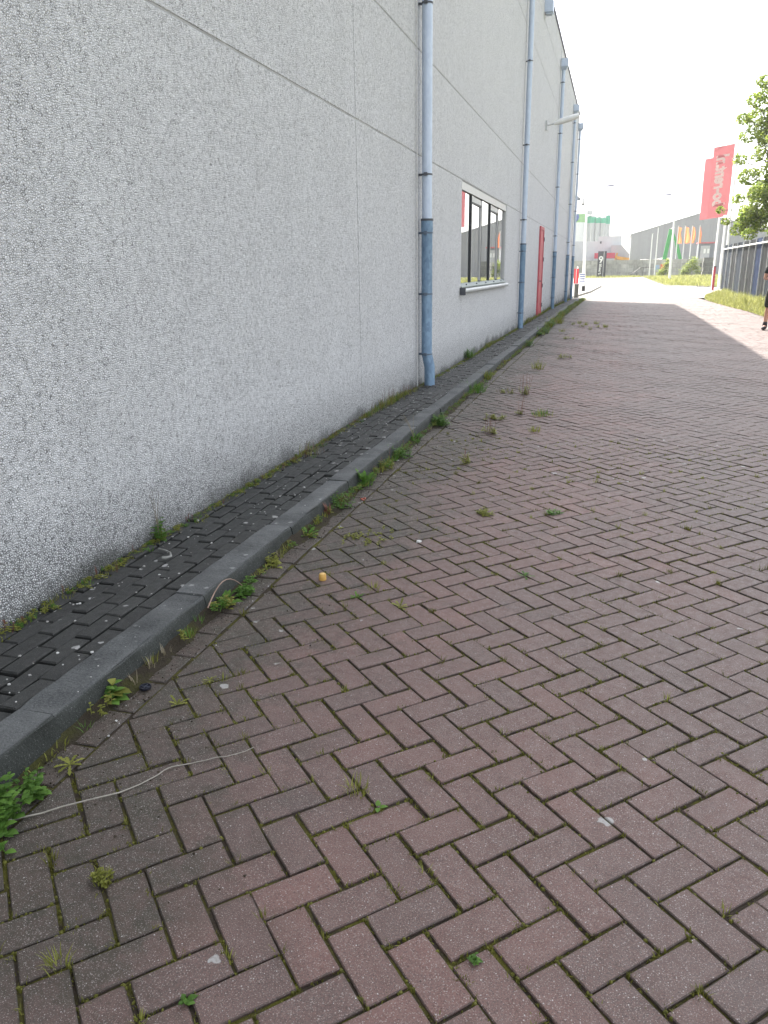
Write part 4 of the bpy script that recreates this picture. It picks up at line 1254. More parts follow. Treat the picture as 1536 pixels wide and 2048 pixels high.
t = thing('lamp_post', 'thin grey lamp post standing in front of the tree behind the fence', 'lamp post', (7.25, 52.5, -0.1))
mb = MB(); mb.tube([(7.25, 52.5, -0.1), (7.3, 52.5, 5.45)], [0.07, 0.05], 10); build('post', mb, M_GREYP, t, smooth=50)
mb = MB(); mb.tube([(7.3, 52.5, 5.4), (7.36, 52.48, 5.62), (7.62, 52.4, 5.72)], [0.06, 0.08, 0.05], 10); build('lamp_head', mb, M_TRIM, t, smooth=50)

# ------------------------------------------------------------------ junction furniture
fp = slab([(-45, 46.2), (-2.3, 46.2), (-1.62, 57.0), (-1.22, 74.0), (-3.0, 77), (-45, 78)], -0.5, -0.04)
M_PAVL = simple('pale_paving', (0.30, 0.285, 0.26), 0.9, 0.15, 4)
footpath = tag(build('footpath', fp, M_PAVL), kind='structure')
for i, (a, b) in enumerate([((-2.3, 53.9), (-1.66, 57.0)), ((-1.66, 57.0), (-1.20, 74.0))]):
    a = Vector((*a, 0)); b = Vector((*b, 0)); d = (b - a); nseg = max(3, int(d.length))
    for k in range(nseg):
        p0 = a + d * (k / nseg); p1 = a + d * ((k + 1) / nseg - 0.01 / d.length)
        s_ = Vector((d.y, -d.x, 0)).normalized() * 0.12
        mb = slab([tuple((p0)[:2]), tuple((p1)[:2]), tuple((p1 - s_)[:2]), tuple((p0 - s_)[:2])][::-1], -0.4, -0.025)
        build('kerb_stone', mb, M_BLOCK, footpath)

x, y = -2.10, 46.0
t = thing('marker_post', 'concrete post with a red and white marker board at the end of the warehouse', 'post', (x, y, -0.15))
mb = MB(); mb.box(x - 0.10, x + 0.12, y - 0.1, y + 0.1, -0.15, 0.64); build('post', mb, M_BLOCKD, t)
mb = MB(); mb.box(x - 0.16, x - 0.112, y - 0.09, y - 0.04, -0.15, 1.38); build('white_stake', mb, M_WHITE, t)
mb = MB(); mb.box(x - 0.165, x + 0.085, y - 0.16, y - 0.112, 0.652, 1.44); bd = build('marker_board', mb, simple('signal_red', (0.62, 0.05, 0.07), 0.4, 0.08, 6), t)
mb = MB(); mb.box(x - 0.055, x - 0.03, y - 0.166, y - 0.158, 0.66, 1.43); mb.box(x - 0.16, x + 0.08, y - 0.167, y - 0.1585, 0.62, 0.65); build('white_stripe', mb, M_WHITE, bd)
mb = MB(); mb.tube([(x + 0.02, y - 0.13, 1.44), (x + 0.02, y - 0.13, 1.56)], 0.05, 10); build('post_cap', mb, M_WHITE, t)
x, y = -2.05, 51.5
t = thing('notice_sign', 'small white notice sign with blue stripes low on a post beside the mast', 'sign', (x, y, -0.04))
mb = MB(); mb.box(x - 0.02, x + 0.02, y - 0.02, y + 0.02, -0.04, 1.32); build('post', mb, M_WHITE, t)
mb = MB(); mb.box(x - 0.16, x + 0.20, y - 0.05, y - 0.022, 0.62, 1.17); sg = build('sign_board', mb, M_WHITE, t)
mb = MB()
for zz in (0.66, 0.80, 0.94, 1.06): mb.box(x - 0.13, x + 0.17, y - 0.056, y - 0.0505, zz, zz + 0.06)
build('blue_stripe', mb, simple('sign_blue', (0.10, 0.13, 0.30), 0.5, 0.1, 5), sg)
t = thing('camera_mast', 'slim white lamp mast with a dome camera and a black base, beside the warehouse corner', 'lamp post', (-2.1, 56, -0.05))
mb = MB(); mb.tube([(-2.1, 56, 0.30), (-2.16, 56, 3), (-2.2, 56, 6.5)], [0.11, 0.09, 0.045], 12); build('mast', mb, M_WHITE, t, smooth=50)
mb = MB(); mb.tube([(-2.1, 56, -0.05), (-2.1, 56, 0.31)], [0.125, 0.125], 12); build('mast_base', mb, M_BLACKP, t, smooth=50)
mb = MB(); mb.tube([(-2.2, 56, 6.42), (-1.7, 56, 6.52), (-1.05, 56, 6.54)], [0.03, 0.025, 0.02], 8); build('lamp_arm', mb, M_WHITE, t, smooth=50)
mb = MB(); mb.tube([(-1.08, 56, 6.52), (-0.95, 56, 6.53), (-0.6, 56, 6.56), (-0.42, 56, 6.58)], [0.03, 0.06, 0.055, 0.03], 10); build('lamp_head', mb, M_TRIM, t, smooth=50)
mb = MB(); mb.tube([(-2.19, 56, 5.86), (-2.44, 56, 5.84)], 0.018, 8); build('camera_bracket', mb, M_WHITE, t)
mb = MB(); mb.tube([(-2.44, 56, 5.86), (-2.44, 56, 5.80), (-2.44, 56, 5.55), (-2.44, 56, 5.50)], [0.05, 0.10, 0.115, 0.10], 14); cm = build('dome_camera', mb, M_GREYP, t, smooth=50)
mb = MB(); mb.tube([(-2.44, 56, 5.498), (-2.44, 56, 5.44), (-2.44, 56, 5.40)], [0.095, 0.075, 0.02], 14); build('camera_dome', mb, M_BLACKP, cm, smooth=60)
t = thing('street_lamp', 'tall street lamp with a flat head, in front of the grey hall', 'lamp post', (6.3, 105, -0.15))
mb = MB(); mb.tube([(6.3, 105, -0.15), (6.25, 105, 4), (6.2, 105, 9.6)], [0.15, 0.12, 0.06], 12); build('post', mb, M_WHITE, t, smooth=50)
mb = MB(); mb.tube([(6.2, 105, 9.5), (5.7, 105, 9.68)], 0.035, 8); build('lamp_arm', mb, M_WHITE, t)
mb = MB(); mb.tube([(5.75, 105, 9.66), (5.5, 105, 9.70), (5.0, 105, 9.70), (4.85, 105, 9.68)], [0.05, 0.11, 0.09, 0.03], 10); build('lamp_head', mb, M_TRIM, t, smooth=50)
t = thing('red_post', 'dark red post at the far end of the fence', 'post', (6.5, 60, -0.15))
mb = MB(); mb.box(6.43, 6.57, 59.95, 60.05, -0.15, 1.40); build('post', mb, simple('dark_red', (0.30, 0.03, 0.05), 0.5, 0.1, 5), t)
mb = MB(); mb.box(6.42, 6.58, 59.94, 60.06, 1.402, 1.46); build('post_cap', mb, M_BLACKP, t)

# ------------------------------------------------------------------ far side of the junction
tag(build('far_verge', slab([(-45, 141.5), (4.3, 141.0), (4.3, 170), (-45, 170)], -0.5, -0.13), M_SOIL), kind='structure')
tag(build('grass_corner', slab([(4.3, 75), (6.45, 70.6), (9, 69.8), (45, 69.2), (45, 170), (4.45, 170)], -0.5, -0.11), M_SOIL), kind='structure')
random.seed(41)
mb = MB()
for _ in range(7000):
    y = 70 + 75 * random.random() ** 1.5; x = random.uniform(4.4, 12 + (y - 70) * 0.08)
    if y < 75 and x < 4.4 + (75 - y) * 0.5: continue
    blade(mb, (x, y, -0.12), random.uniform(0, 6.28), random.uniform(0.2, 0.55), 0.06, random.uniform(0, 0.5), random.uniform(0.1, 1), 0, random.random(), 2)
for _ in range(1500):
    blade(mb, (random.uniform(-8, 4.2), random.uniform(141.8, 162), -0.13), random.uniform(0, 6.28), random.uniform(0.1, 0.35), 0.09, random.uniform(0, 0.5), random.uniform(0.1, 1), 0, random.random(), 2)
tag(build('corner_grass', mb, M_GRASS), 'rough grass on the corner beyond the side road', 'grass', kind='stuff')
for i in range(16):
    x0 = 4.3 + i * 0.9 if i > 2 else None
ks = tag(build('corner_kerb', slab([(4.25, 74.9), (6.4, 70.45), (6.4, 70.3), (4.15, 74.9)], -0.4, -0.06), M_BLOCK), kind='structure')
tag(build('side_kerb', slab([(6.42, 70.42), (40, 69.1), (40, 68.95), (6.42, 70.27)], -0.4, -0.06), M_BLOCK), kind='structure')

# retaining wall of big concrete blocks
random.seed(42)
t = thing('block_wall', 'low retaining wall of big weathered concrete blocks across the junction', 'wall', (6, 163, -0.15))
for rw in range(4):
    x = -9.0 + (0.8 if rw % 2 else 0)
    while x < 14.6:
        mb = MB(); dz = jit(0.01)
        z0 = -0.17 + rw * 0.755
        dy = jit(0.03)
        mb.box(x + 0.02, x + 1.58, 163 + dy, 163.8, z0, z0 + 0.735, 0, random.random())
        build('concrete_block', mb, M_BLOCK, t); x += 1.6
mb = MB(); mb.box(-9.1, 16, 163.9, 165, -0.3, 2.8); build('backing', mb, M_BLOCKD, t)
t = thing('block_stack', 'darker stack of concrete blocks right of the bushes', 'wall', (15.3, 150, -0.15))
for rw in range(4):
    for k in range(2):
        mb = MB(); x = 14.25 + k * 0.98 + (0.1 if rw % 2 else 0); z0 = -0.15 + rw * 0.765
        mb.box(x, x + 0.95, 150 + jit(0.03), 151.6, z0, z0 + 0.745, 0, random.random()); build('concrete_block', mb, M_BLOCKD, t)
t = thing('handrail', 'dark sloping handrail in front of the block wall', 'railing', (4, 161, -0.1))
for k, xx in enumerate((2.6, 3.7, 4.8, 6.0)):
    mb = MB(); mb.tube([(xx, 161, -0.1), (xx, 161, 0.2 + 1.0 * min(1, k / 1.5) + (0.25 if k > 1 else 0))], 0.035, 6); build('baluster', mb, M_BLACKP, t)
mb = MB(); mb.tube([(2.3, 161, -0.1), (4.3, 161, 1.40), (6.0, 161, 1.45)], 0.045, 6); build('rail', mb, M_BLACKP, t)
mb = MB(); mb.box(6.75, 7.6, 160, 160.06, 0.9, 1.8); tag(build('blue_board', mb, simple('pale_blue_board', (0.22, 0.36, 0.50), 0.5, 0.15, 2)), 'pale blue board standing against the block wall beside the bush', 'board')
mb = MB(); mb.box(7.75, 8.5, 159, 159.06, 1.0, 1.95); tag(build('red_board', mb, simple('orange_red_board', (0.60, 0.12, 0.05), 0.5, 0.1, 2)), 'orange red board just above the left bush', 'board')

# black totem sign with a 9
x0, x1, yt = -3.42, -1.93, 150.0
t = thing('totem_sign', 'tall black totem sign with a white 9 at the junction', 'sign', ((x0 + x1) / 2, yt, -0.15))
M_TOT = simple('totem_black', (0.030, 0.030, 0.038), 0.4, 0.15, 2)
mb = MB(); mb.box(x0, x1, yt, yt + 0.5, -0.15, 4.28); tb = build('totem_body', mb, M_TOT, t)
mb = MB(); mb.box(x1 - 0.50, x1 - 0.40, yt - 0.03, yt - 0.002, -0.1, 4.25); build('silver_strip', mb, M_GREYP, tb)
mb = MB(); cx, cz = x0 + 0.55, 3.10
n = 22; vv = []; ff = []
for k in range(n):
    a = 6.28319 * k / n
    for r_ in (0.36, 0.14): vv.append((cx + r_ * math.cos(a), yt - 0.02, cz + r_ * 1.05 * math.sin(a)))
for k in range(n):
    k2 = (k + 1) % n; ff.append((2 * k, 2 * k2, 2 * k2 + 1, 2 * k + 1))
mb.add(vv, ff)
mb.add([(cx + 0.35, yt - 0.021, cz + 0.02), (cx + 0.30, yt - 0.021, cz - 0.30), (cx + 0.06, yt - 0.021, cz - 0.78), (cx - 0.24, yt - 0.021, cz - 0.78), (cx + 0.04, yt - 0.021, cz - 0.30)], [(0, 4, 3, 2, 1)])
build('digit_nine', mb, M_WHITE, tb)
mb = MB()
for zz, w in ((2.02, 0.44), (1.84, 0.40), (1.66, 0.46)): mb.box(x0 + 0.30, x0 + 0.30 + w, yt - 0.02, yt - 0.004, zz, zz + 0.12)
mb.box(x0 + 0.32, x0 + 0.46, yt - 0.02, yt - 0.004, 0.98, 1.56); mb.box(x0 + 0.24, x0 + 0.66, yt - 0.021, yt - 0.0045, 0.84, 0.975); mb.box(x0 + 0.52, x0 + 0.60, yt - 0.02, yt - 0.004, 1.10, 1.56)
mb.box(x0 + 0.22, x0 + 0.40, yt - 0.02, yt - 0.004, 0.34, 0.52); mb.box(x0 + 0.46, x0 + 0.56, yt - 0.02, yt - 0.004, 0.36, 0.66); mb.box(x0 + 0.60, x0 + 0.70, yt - 0.02, yt - 0.004, 0.40, 0.66)
build('small_lettering', mb, M_WHITE, tb)

# concrete works: grey building and row of silos
M_CLAD = conc_material('pale_grey_cladding', (0.52, 0.53, 0.545), (0.58, 0.59, 0.605), 0.12)
M_CLADD = conc_material('grey_cladding', (0.40, 0.405, 0.41), (0.44, 0.445, 0.45), 0.12)
t = thing('works_building', 'pale grey works building with a sloping side wing behind the totem sign', 'building', (-4, 172, -0.2))
ky = 172 / 140.0
def fx(x, z, k): return (x * k, CAM_H + (z - CAM_H) * k)
mb = MB(); mb.box(-22, -3.30 * ky, 172, 184, -0.2, fx(0, 5.72, ky)[1]); build('wall', mb, M_CLAD, t)
mb = MB(); mb.box(-3.30 * ky + 0.003, 0.45 * ky, 172.02, 184, -0.2, fx(0, 6.45, ky)[1]); build('tall_block', mb, M_CLAD, t)
mb = MB(); a = [fx(-1.2, 0, ky), fx(-1.15, 4.95, ky), fx(0.54, 4.95, ky), fx(1.8, 3.5, ky), fx(1.9, 0, ky)]
vv = [(p[0], 170.5, max(-0.2, p[1])) for p in a] + [(p[0], 171.9, max(-0.2, p[1])) for p in a]; n = 5
mb.add(vv, [tuple(range(n - 1, -1, -1)), tuple(range(n, 2 * n))] + [(i, (i + 1) % n, n + (i + 1) % n, n + i) for i in range(n)]); build('sloping_wing', mb, M_CLADD, t)
for (xa, xb, za, zb) in ((-5.95, -5.35, 0.75, 1.85), (-5.15, -4.75, 0.65, 1.8), (-3.62, -3.42, 0.85, 1.35), (-3.0, -2.75, 5.3, 5.65)):
    p0, p1 = fx(xa, za, ky), fx(xb, zb, ky)
    mb = MB(); mb.box(p0[0], p1[0], 171.93, 171.995, p0[1], p1[1]); wd = build('window', mb, M_CLIP, t)
    mb = MB(); mb.box(p0[0] + 0.08, p1[0] - 0.08, 171.90, 171.928, p0[1] + 0.08, p1[1] - 0.08); build('pane', mb, M_GLASS, wd)
M_GREEN1 = simple('silo_light_green', (0.22, 0.46, 0.16), 0.6, 0.08, 0.5)
M_GREEN2 = simple('silo_green', (0.035, 0.36, 0.21), 0.6, 0.08, 0.5)
M_SILO = simple('silo_grey', (0.42, 0.43, 0.44), 0.6, 0.06, 0.3)
M_SILOW = simple('silo_white', (0.66, 0.67, 0.68), 0.6, 0.06, 0.3)
def silo(x, y, r, z0, zb, zt, mg, mbody, label):
    s = thing('silo', label, 'silo', (x, y, z0), 'silos of the concrete works')
    mb = MB(); mb.tube([(x, y, z0), (x, y, zb)], r, 20); build('drum', mb, mbody, s, smooth=50)
    mb = MB(); mb.tube([(x, y, zb + 0.01), (x, y, zt)], r * 1.01, 20); build('green_band', mb, mg, s, smooth=50)
    mb = MB(); mb.tube([(x, y, zt), (x, y, zt + 0.5)], [r, r * 0.55], 20); build('silo_roof', mb, M_SILO, s, smooth=40)
    mb = MB()
    for k in range(10):
        a = 6.28 * k / 10; mb.tube([(x + r * 0.95 * math.cos(a), y + r * 0.95 * math.sin(a), zt), (x + r * 0.95 * math.cos(a), y + r * 0.95 * math.sin(a), zt + 1.1)], 0.04, 4)
    mb.tube([(x + r * 0.95 * math.cos(6.28 * k / 16), y + r * 0.95 * math.sin(6.28 * k / 16), zt + 1.05) for k in range(17)], 0.04, 4, caps=False)
    build('roof_railing', mb, M_GREYP, s)
    return s
s = silo(-14.0, 300, 2.0, -0.3, 16.9, 19.7, M_GREEN1, M_SILOW, 'leftmost white silo with a light green top band and a blue swoosh')
mb = MB(); vv = []
for k in range(9):
    tt = k / 8; vv.append((-15.35 - 0.5 * math.sin(tt * 2) + 1.1 * tt, 297.7, 16.9 + 3.0 * tt)); 
for k in range(9):
    tt = k / 8; vv.append((-15.35 - 0.5 * math.sin(tt * 2) + 1.1 * tt + 0.25 + 0.9 * math.sin(PI * tt), 297.68, 16.9 + 3.0 * tt))
mb.add(vv, [(k, k + 9, k + 10, k + 1) for k in range(8)]); build('blue_mark', mb, simple('mark_blue', (0.03, 0.08, 0.30), 0.5, 0.05, 1), s)
for i, (x, yy, zb, zt) in enumerate([(-10.6, 302, 16.75, 19.0), (-9.05, 299, 16.6, 18.5), (-7.35, 298, 16.45, 18.25), (-5.65, 297.5, 16.35, 18.0), (-4.25, 300, 16.15, 18.8)]):
    silo(x, yy, 0.86 if i else 1.0, -0.3, zb, zt, M_GREEN2, M_SILO, ['silo with a taller green band right behind the white mast', 'second green banded silo right of the mast', 'middle one of the green banded silos', 'fourth green banded silo from the mast', 'rightmost green banded silo, a little taller than its neighbours'][i])
t = thing('filter_unit', 'grey filter unit on top of the silos beside the mast', 'machine', (-10.2, 300, 19))
mb = MB(); mb.box(-11.4, -9.6, 299.5, 301, 19.5, 20.9); build('housing', mb, M_SILO, t)
mb = MB(); mb.tube([(-9.6, 300, 20.1), (-8.8, 300, 19.2), (-5.6, 300, 19.4)], 0.12, 6); mb.tube([(-7.0, 300, 18.8), (-7.0, 300, 21.4)], 0.05, 6); mb.tube([(-7.3, 300, 21.3), (-6.7, 300, 21.3)], 0.05, 6); build('duct', mb, M_GREYP, t)

# machines behind the block wall
M_YEL = simple('digger_orange', (0.62, 0.30, 0.04), 0.5, 0.12, 2)
t = thing('excavator', 'orange excavator arm rising behind the block wall', 'excavator', (0.6, 169, 0))
mb = MB()
def bar(p, q, w, th, y):
    a = Vector((p[0], y, p[1])); b = Vector((q[0], y, q[1])); d = (b - a).normalized(); nrm = Vector((-d.z, 0, d.x)) * w / 2; s_ = Vector((0, th / 2, 0))
    vv = [tuple(a - nrm - s_), tuple(b - nrm - s_), tuple(b + nrm - s_), tuple(a + nrm - s_), tuple(a - nrm + s_), tuple(b - nrm + s_), tuple(b + nrm + s_), tuple(a + nrm + s_)]
    mb.add(vv, [(0, 1, 2, 3), (7, 6, 5, 4), (0, 4, 5, 1), (1, 5, 6, 2), (2, 6, 7, 3), (3, 7, 4, 0)])
bar((-0.2, 3.35), (2.2, 2.95), 0.62, 0.5, 169); build('boom', mb, M_YEL, t)
mb = MB(); bar((-0.75, 2.6), (-0.25, 3.9), 0.34, 0.4, 168.9); bar((-0.35, 3.5), (-0.15, 4.25), 0.3, 0.4, 168.8); build('stick', mb, M_YEL, t)
mb = MB(); mb.box(1.6, 4.4, 168.5, 171, 0.9, 2.7); mb.box(1.4, 4.6, 168.2, 171.3, -0.2, 0.85); build('machine_body', mb, M_YEL, t)
t = thing('red_truck', 'red box body behind the black totem sign', 'truck', (-2.4, 169.5, 0))
mb = MB(); mb.box(-4.55, -0.55, 168.6, 170.4, 3.25, 4.30); build('box_body', mb, simple('truck_red', (0.46, 0.04, 0.07), 0.4, 0.1, 1), t)
mb = MB(); mb.box(-4.45, -0.6, 168.65, 170.3, 0.9, 3.24); build('chassis', mb, M_CLADD, t)
for xx in (-4.0, -1.2):
    mb = MB(); mb.tube([(xx, 168.5, 0.45), (xx, 168.9, 0.45)], 0.55, 14); build('wheel', mb, M_BLACKP, t)
t = thing('green_crane', 'green folded crane arm standing behind the block wall', 'crane', (10.5, 176, 0))
M_GRN = simple('machine_green', (0.03, 0.30, 0.06), 0.5, 0.12, 2)
mb = MB(); bar((9.0, 1.5), (10.0, 8.7), 0.75, 0.6, 176); build('mast_arm', mb, M_GRN, t)
mb = MB(); bar((10.25, 8.4), (11.3, 6.0), 0.45, 0.5, 176.2); bar((11.2, 6.3), (12.6, 2.0), 0.65, 0.5, 176.3); build('folded_arm', mb, M_GRN, t)
mb = MB(); bar((9.85, 8.75), (10.6, 9.1), 0.3, 0.4, 175.9); build('arm_head', mb, M_WHITE, t)
mb = MB(); mb.box(8.2, 13.5, 175.2, 177.4, 0.3, 1.6); build('base', mb, M_GRN, t)

# poles across the junction
pole('flagpole', 'shorter bare white pole in front of the block wall', 5.80, 157, -0.15, 7.2, 0.11, 0.07)
pole('flagpole', 'taller bare white pole in front of the block wall', 6.72, 157, -0.15, 8.3, 0.12, 0.07)
for i, (xb, xt, w, lab) in enumerate([(11.0, 11.2, 0.62, 'first from the left'), (12.4, 12.42, 0.80, 'second from the left'), (13.7, 13.72, 0.50, 'third from the left'), (15.2, 15.0, 0.36, 'last and narrowest, on the right')]):
    pole('flagpole', 'white pole of the orange flag row, ' + lab, (xb + xt) / 2, 172, 0, 9.1, 0.10, 0.07)
    random.seed(50 + i)
    t = thing('orange_flag', 'limp orange flag of the row, ' + lab, 'flag', ((xb + xt) / 2, 172, 5.8))
    mb = MB(); vv = []; ff = []
    nz = 14; nx = 6
    for j in range(nz + 1):
        tt = j / nz
        for k in range(nx + 1):
            s_ = k / nx
            ww = w * (1 - 0.25 * math.sin(tt * 5 + i)) * (1 if i < 3 else 0.3 + 0.9 * tt)
            vv.append(((xb + xt) / 2 + 0.1 + s_ * ww, 171.9 + 0.15 * math.sin(s_ * 9 + tt * 3), 8.95 - 3.1 * tt - 0.25 * s_ * (1 - tt)))
    for j in range(nz):
        for k in range(nx):
            a = j * (nx + 1) + k; ff.append((a, a + 1, a + nx + 2, a + nx + 1))
    mb.add(vv, ff); build('cloth', mb, M_ORANGE, t, smooth=180)

# big grey hall with gable
t = thing('grey_hall', 'big grey gabled hall across the junction', 'building', (18, 205, 0))
M_HALL = conc_material('hall_cladding', (0.30, 0.30, 0.305), (0.335, 0.335, 0.34), 0.08)
prof = [(2.75, -0.3), (2.75, 8.87), (17.9, 13.2), (33.0, 8.9), (33.0, -0.3)]
mb = MB()
npan = 38
def roofz(x): return float(np.interp(x, [2.75, 17.9, 33.0], [8.87, 13.2, 8.9]))
for k in range(npan):
    xa = 2.75 + (33.0 - 2.75) * k / npan; xb = 2.75 + (33.0 - 2.75) * (k + 1) / npan - 0.03
    yo = 205
    vv = [(xa, yo, -0.3), (xb, yo, -0.3), (xb, yo, roofz(xb)), (xa, yo, roofz(xa)), (xa, yo + 0.2, -0.3), (xb, yo + 0.2, -0.3), (xb, yo + 0.2, roofz(xb)), (xa, yo + 0.2, roofz(xa))]
    m1 = MB(); m1.add(vv, [(0, 1, 2, 3), (7, 6, 5, 4), (0, 4, 5, 1), (1, 5, 6, 2), (2, 6, 7, 3), (3, 7, 4, 0)], 0, random.random())
    build('wall_panel', m1, M_HALL, t)
mb = MB()
vv = [(x, 205.19, z - 0.05) for x, z in prof] + [(x, 250, z - 0.05) for x, z in prof]; n = 5
mb.add(vv, [tuple(range(n - 1, -1, -1)), tuple(range(n, 2 * n))] + [(i, (i + 1) % n, n + (i + 1) % n, n + i) for i in range(n)]); build('hall_body', mb, M_HALL, t)
for xa, xb in ((2.6, 17.9), (17.9, 33.15)):
    mb = MB(); vv = [(xa, 204.9, roofz(xa) + 0.02), (xb, 204.9, roofz(xb) + 0.02), (xb, 204.9, roofz(xb) + 0.2), (xa, 204.9, roofz(xa) + 0.2)]
    vv += [(a, 251, c) for a, b, c in vv]
    mb.add(vv, [(0, 1, 2, 3), (7, 6, 5, 4), (0, 4, 5, 1), (1, 5, 6, 2), (2, 6, 7, 3), (3, 7, 4, 0)]); build('roof_edge', mb, M_CLADD, t)
mb = MB(); mb.tube([(9.5, 205, roofz(9.5)), (9.5, 205, roofz(9.5) + 1.6)], 0.05, 6); build('roof_mast', mb, M_GREYP, t)
t = thing('site_hut', 'small grey hut with a red roof edge in front of the hall', 'hut', (17.4, 180, 0))
mb = MB(); mb.box(15.95, 18.85, 180, 184, -0.2, 5.95); build('wall', mb, simple('hut_dark_grey', (0.16, 0.17, 0.19), 0.6, 0.1, 2), t)
mb = MB(); mb.box(15.8, 19.0, 179.8, 184.1, 5.955, 6.2); build('roof_edge', mb, M_RED, t)
mb = MB(); mb.box(16.35, 18.15, 179.94, 179.995, 2.9, 5.5); hd = build('door', mb, simple('hut_door_grey', (0.42, 0.42, 0.42), 0.6, 0.08, 2), t)
for xx in (16.95, 17.65):
    mb = MB(); mb.box(xx, xx + 0.42, 179.90, 179.935, 4.0, 4.9); build('pane', mb, M_WHITE, hd)
mb = MB(); mb.box(15.5, 19.5, 178.5, 184.2, -0.2, 2.85); build('plinth', mb, M_BLOCK, t)
# gravel heap between hall and block wall
M_GRAV = simple('grey_gravel', (0.20, 0.19, 0.18), 0.95, 0.25, 3, bump=0.6, bscale=6)
random.seed(61)
mb = MB(); vv = []; ff = []
nx, ny = 30, 10
for j in range(ny + 1):
    for i in range(nx + 1):
        u = i / nx; v = j / ny
        x = 1.5 + u * 12; y = 170 + v * 22
        h = 4.7 * math.sin(PI * min(1, max(0, v))) ** 0.7 * max(0, math.sin(PI * u)) ** 0.6 * (0.85 + 0.15 * math.sin(7 * u + 3 * v))
        vv.append((x, y, -0.2 + h * 0.98 + jit(0.06)))
for j in range(ny):
    for i in range(nx):
        a = j * (nx + 1) + i; ff.append((a, a + 1, a + nx + 2, a + nx + 1))
mb.add(vv, ff); tag(build('gravel_heap', mb, M_GRAV, smooth=180), 'long grey gravel heap between the block wall and the hall', 'heap')
mb = MB(); vv = []; ff = []
for j in range(ny + 1):
    for i in range(nx + 1):
        u = i / nx; v = j / ny
        x = 34 + u * 32; y = 225 + v * 40
        h = 15.5 * math.sin(PI * v) ** 0.8 * max(0, math.sin(PI * u)) ** 0.8 * (0.85 + 0.15 * math.sin(8 * u + 2))
        vv.append((x, y, -0.3 + h + jit(0.15)))
for j in range(ny):
    for i in range(nx):
        a = j * (nx + 1) + i; ff.append((a, a + 1, a + nx + 2, a + nx + 1))
mb.add(vv, ff); tag(build('gravel_heap', mb, M_GRAV, smooth=180), 'high dark gravel heap far right, mirrored in the warehouse window', 'heap')

# bushes in front of the block wall
def bush(label, blobs, n, seed, y0):
    random.seed(seed)
    t = thing('bush', label, 'bush', (blobs[0][0], y0, -0.1))
    mb = MB()
    for bx, by, bz, br in blobs:
        mb.tube([(blobs[0][0] + jit(0.1), y0, -0.1), (bx, by, bz)], [0.06, 0.02], 5)
    build('stems', mb, M_BARK, t)
    mb = MB(); tot = sum(b[3] ** 2 for b in blobs)
    for bx, by, bz, br in blobs:
        for _ in range(int(n * br * br / tot)):
            q = Vector((jit(0.5), jit(0.5), jit(0.45))); p = Vector((bx, by, bz)) + q * br
            if p.z < -0.1: p.z = random.uniform(-0.1, 0.4)
            d = Vector((jit(1), jit(1), jit(0.7))).normalized(); s_ = d.cross(Vector((jit(0.5), jit(0.5), 1))).normalized(); L = random.uniform(0.12, 0.3)
            mb.add([tuple(p - d * L / 2), tuple(p + s_ * L * 0.3), tuple(p + d * L / 2), tuple(p - s_ * L * 0.3)], [(0, 1, 2, 3)], 0, random.random())
    build('foliage', mb, M_BUSHL, t)
bush('yellow green bush in front of the block wall beside the bare poles', [(7.9, 148, 0.8, 0.75), (7.3, 148, 0.4, 0.6), (8.2, 148, 1.8, 0.6), (8.3, 148.3, 2.5, 0.4)], 1600, 71, 148)
bush('larger two part bush between the street lamp and the dark block stack', [(11.4, 148, 0.7, 0.9), (11.9, 148, 1.5, 0.8), (12.6, 148, 2.3, 0.75), (12.9, 148, 1.2, 0.7), (11.0, 148, 0.4, 0.6), (13.3, 148, 0.5, 0.5)], 2600, 72, 148)

# ------------------------------------------------------------------ person at the right edge
def skin_mesh(name, verts, edges, radii, mat, parent, levels=2, root=0):
    me = bpy.data.meshes.new(name); me.from_pydata(verts, edges, [])
    o = bpy.data.objects.new(name, me); COL.objects.link(o)
    md = o.modifiers.new('skin', 'SKIN'); md.use_smooth_shade = True
    if not me.skin_vertices: me.skin_vertices.new()
    for i, r_ in enumerate(radii):
        sv = me.skin_vertices[0].data[i]
        sv.radius = r_ if hasattr(r_, '__len__') else (r_, r_)
        sv.use_root = (i == root)
    sb = o.modifiers.new('sub', 'SUBSURF'); sb.levels = levels; sb.render_levels = levels
    bpy.context.view_layer.update()
    dg = bpy.context.evaluated_depsgraph_get()
    nm = bpy.data.meshes.new_from_object(o.evaluated_get(dg))
    bpy.data.objects.remove(o)
    co = [v.co[:] for v in nm.vertices]; fs = [list(p.vertices) for p in nm.polygons]
    mb = MB(); mb.add(co, fs)
    return build(name, mb, mat, parent, smooth=180)
PX, PY, PZ = 3.61, 20.5, 0.0
person = thing('person', 'person in a dark t-shirt and dark shorts standing at the right edge, forearm held forward', 'person', (PX, PY, PZ))
M_SKIN = simple('skin', (0.50, 0.28, 0.20), 0.55, 0.08, 12)
M_SHIRT = simple('dark_shirt', (0.020, 0.024, 0.024), 0.85, 0.2, 8)
M_SHORTS = simple('dark_shorts', (0.028, 0.032, 0.026), 0.85, 0.25, 8)
M_SHOE = simple('dark_shoe', (0.022, 0.020, 0.024), 0.6, 0.2, 8)
M_HAIR = simple('dark_hair', (0.03, 0.02, 0.015), 0.6, 0.3, 30)
def P(x, y, z): return (PX - y, PY + x, PZ + z)
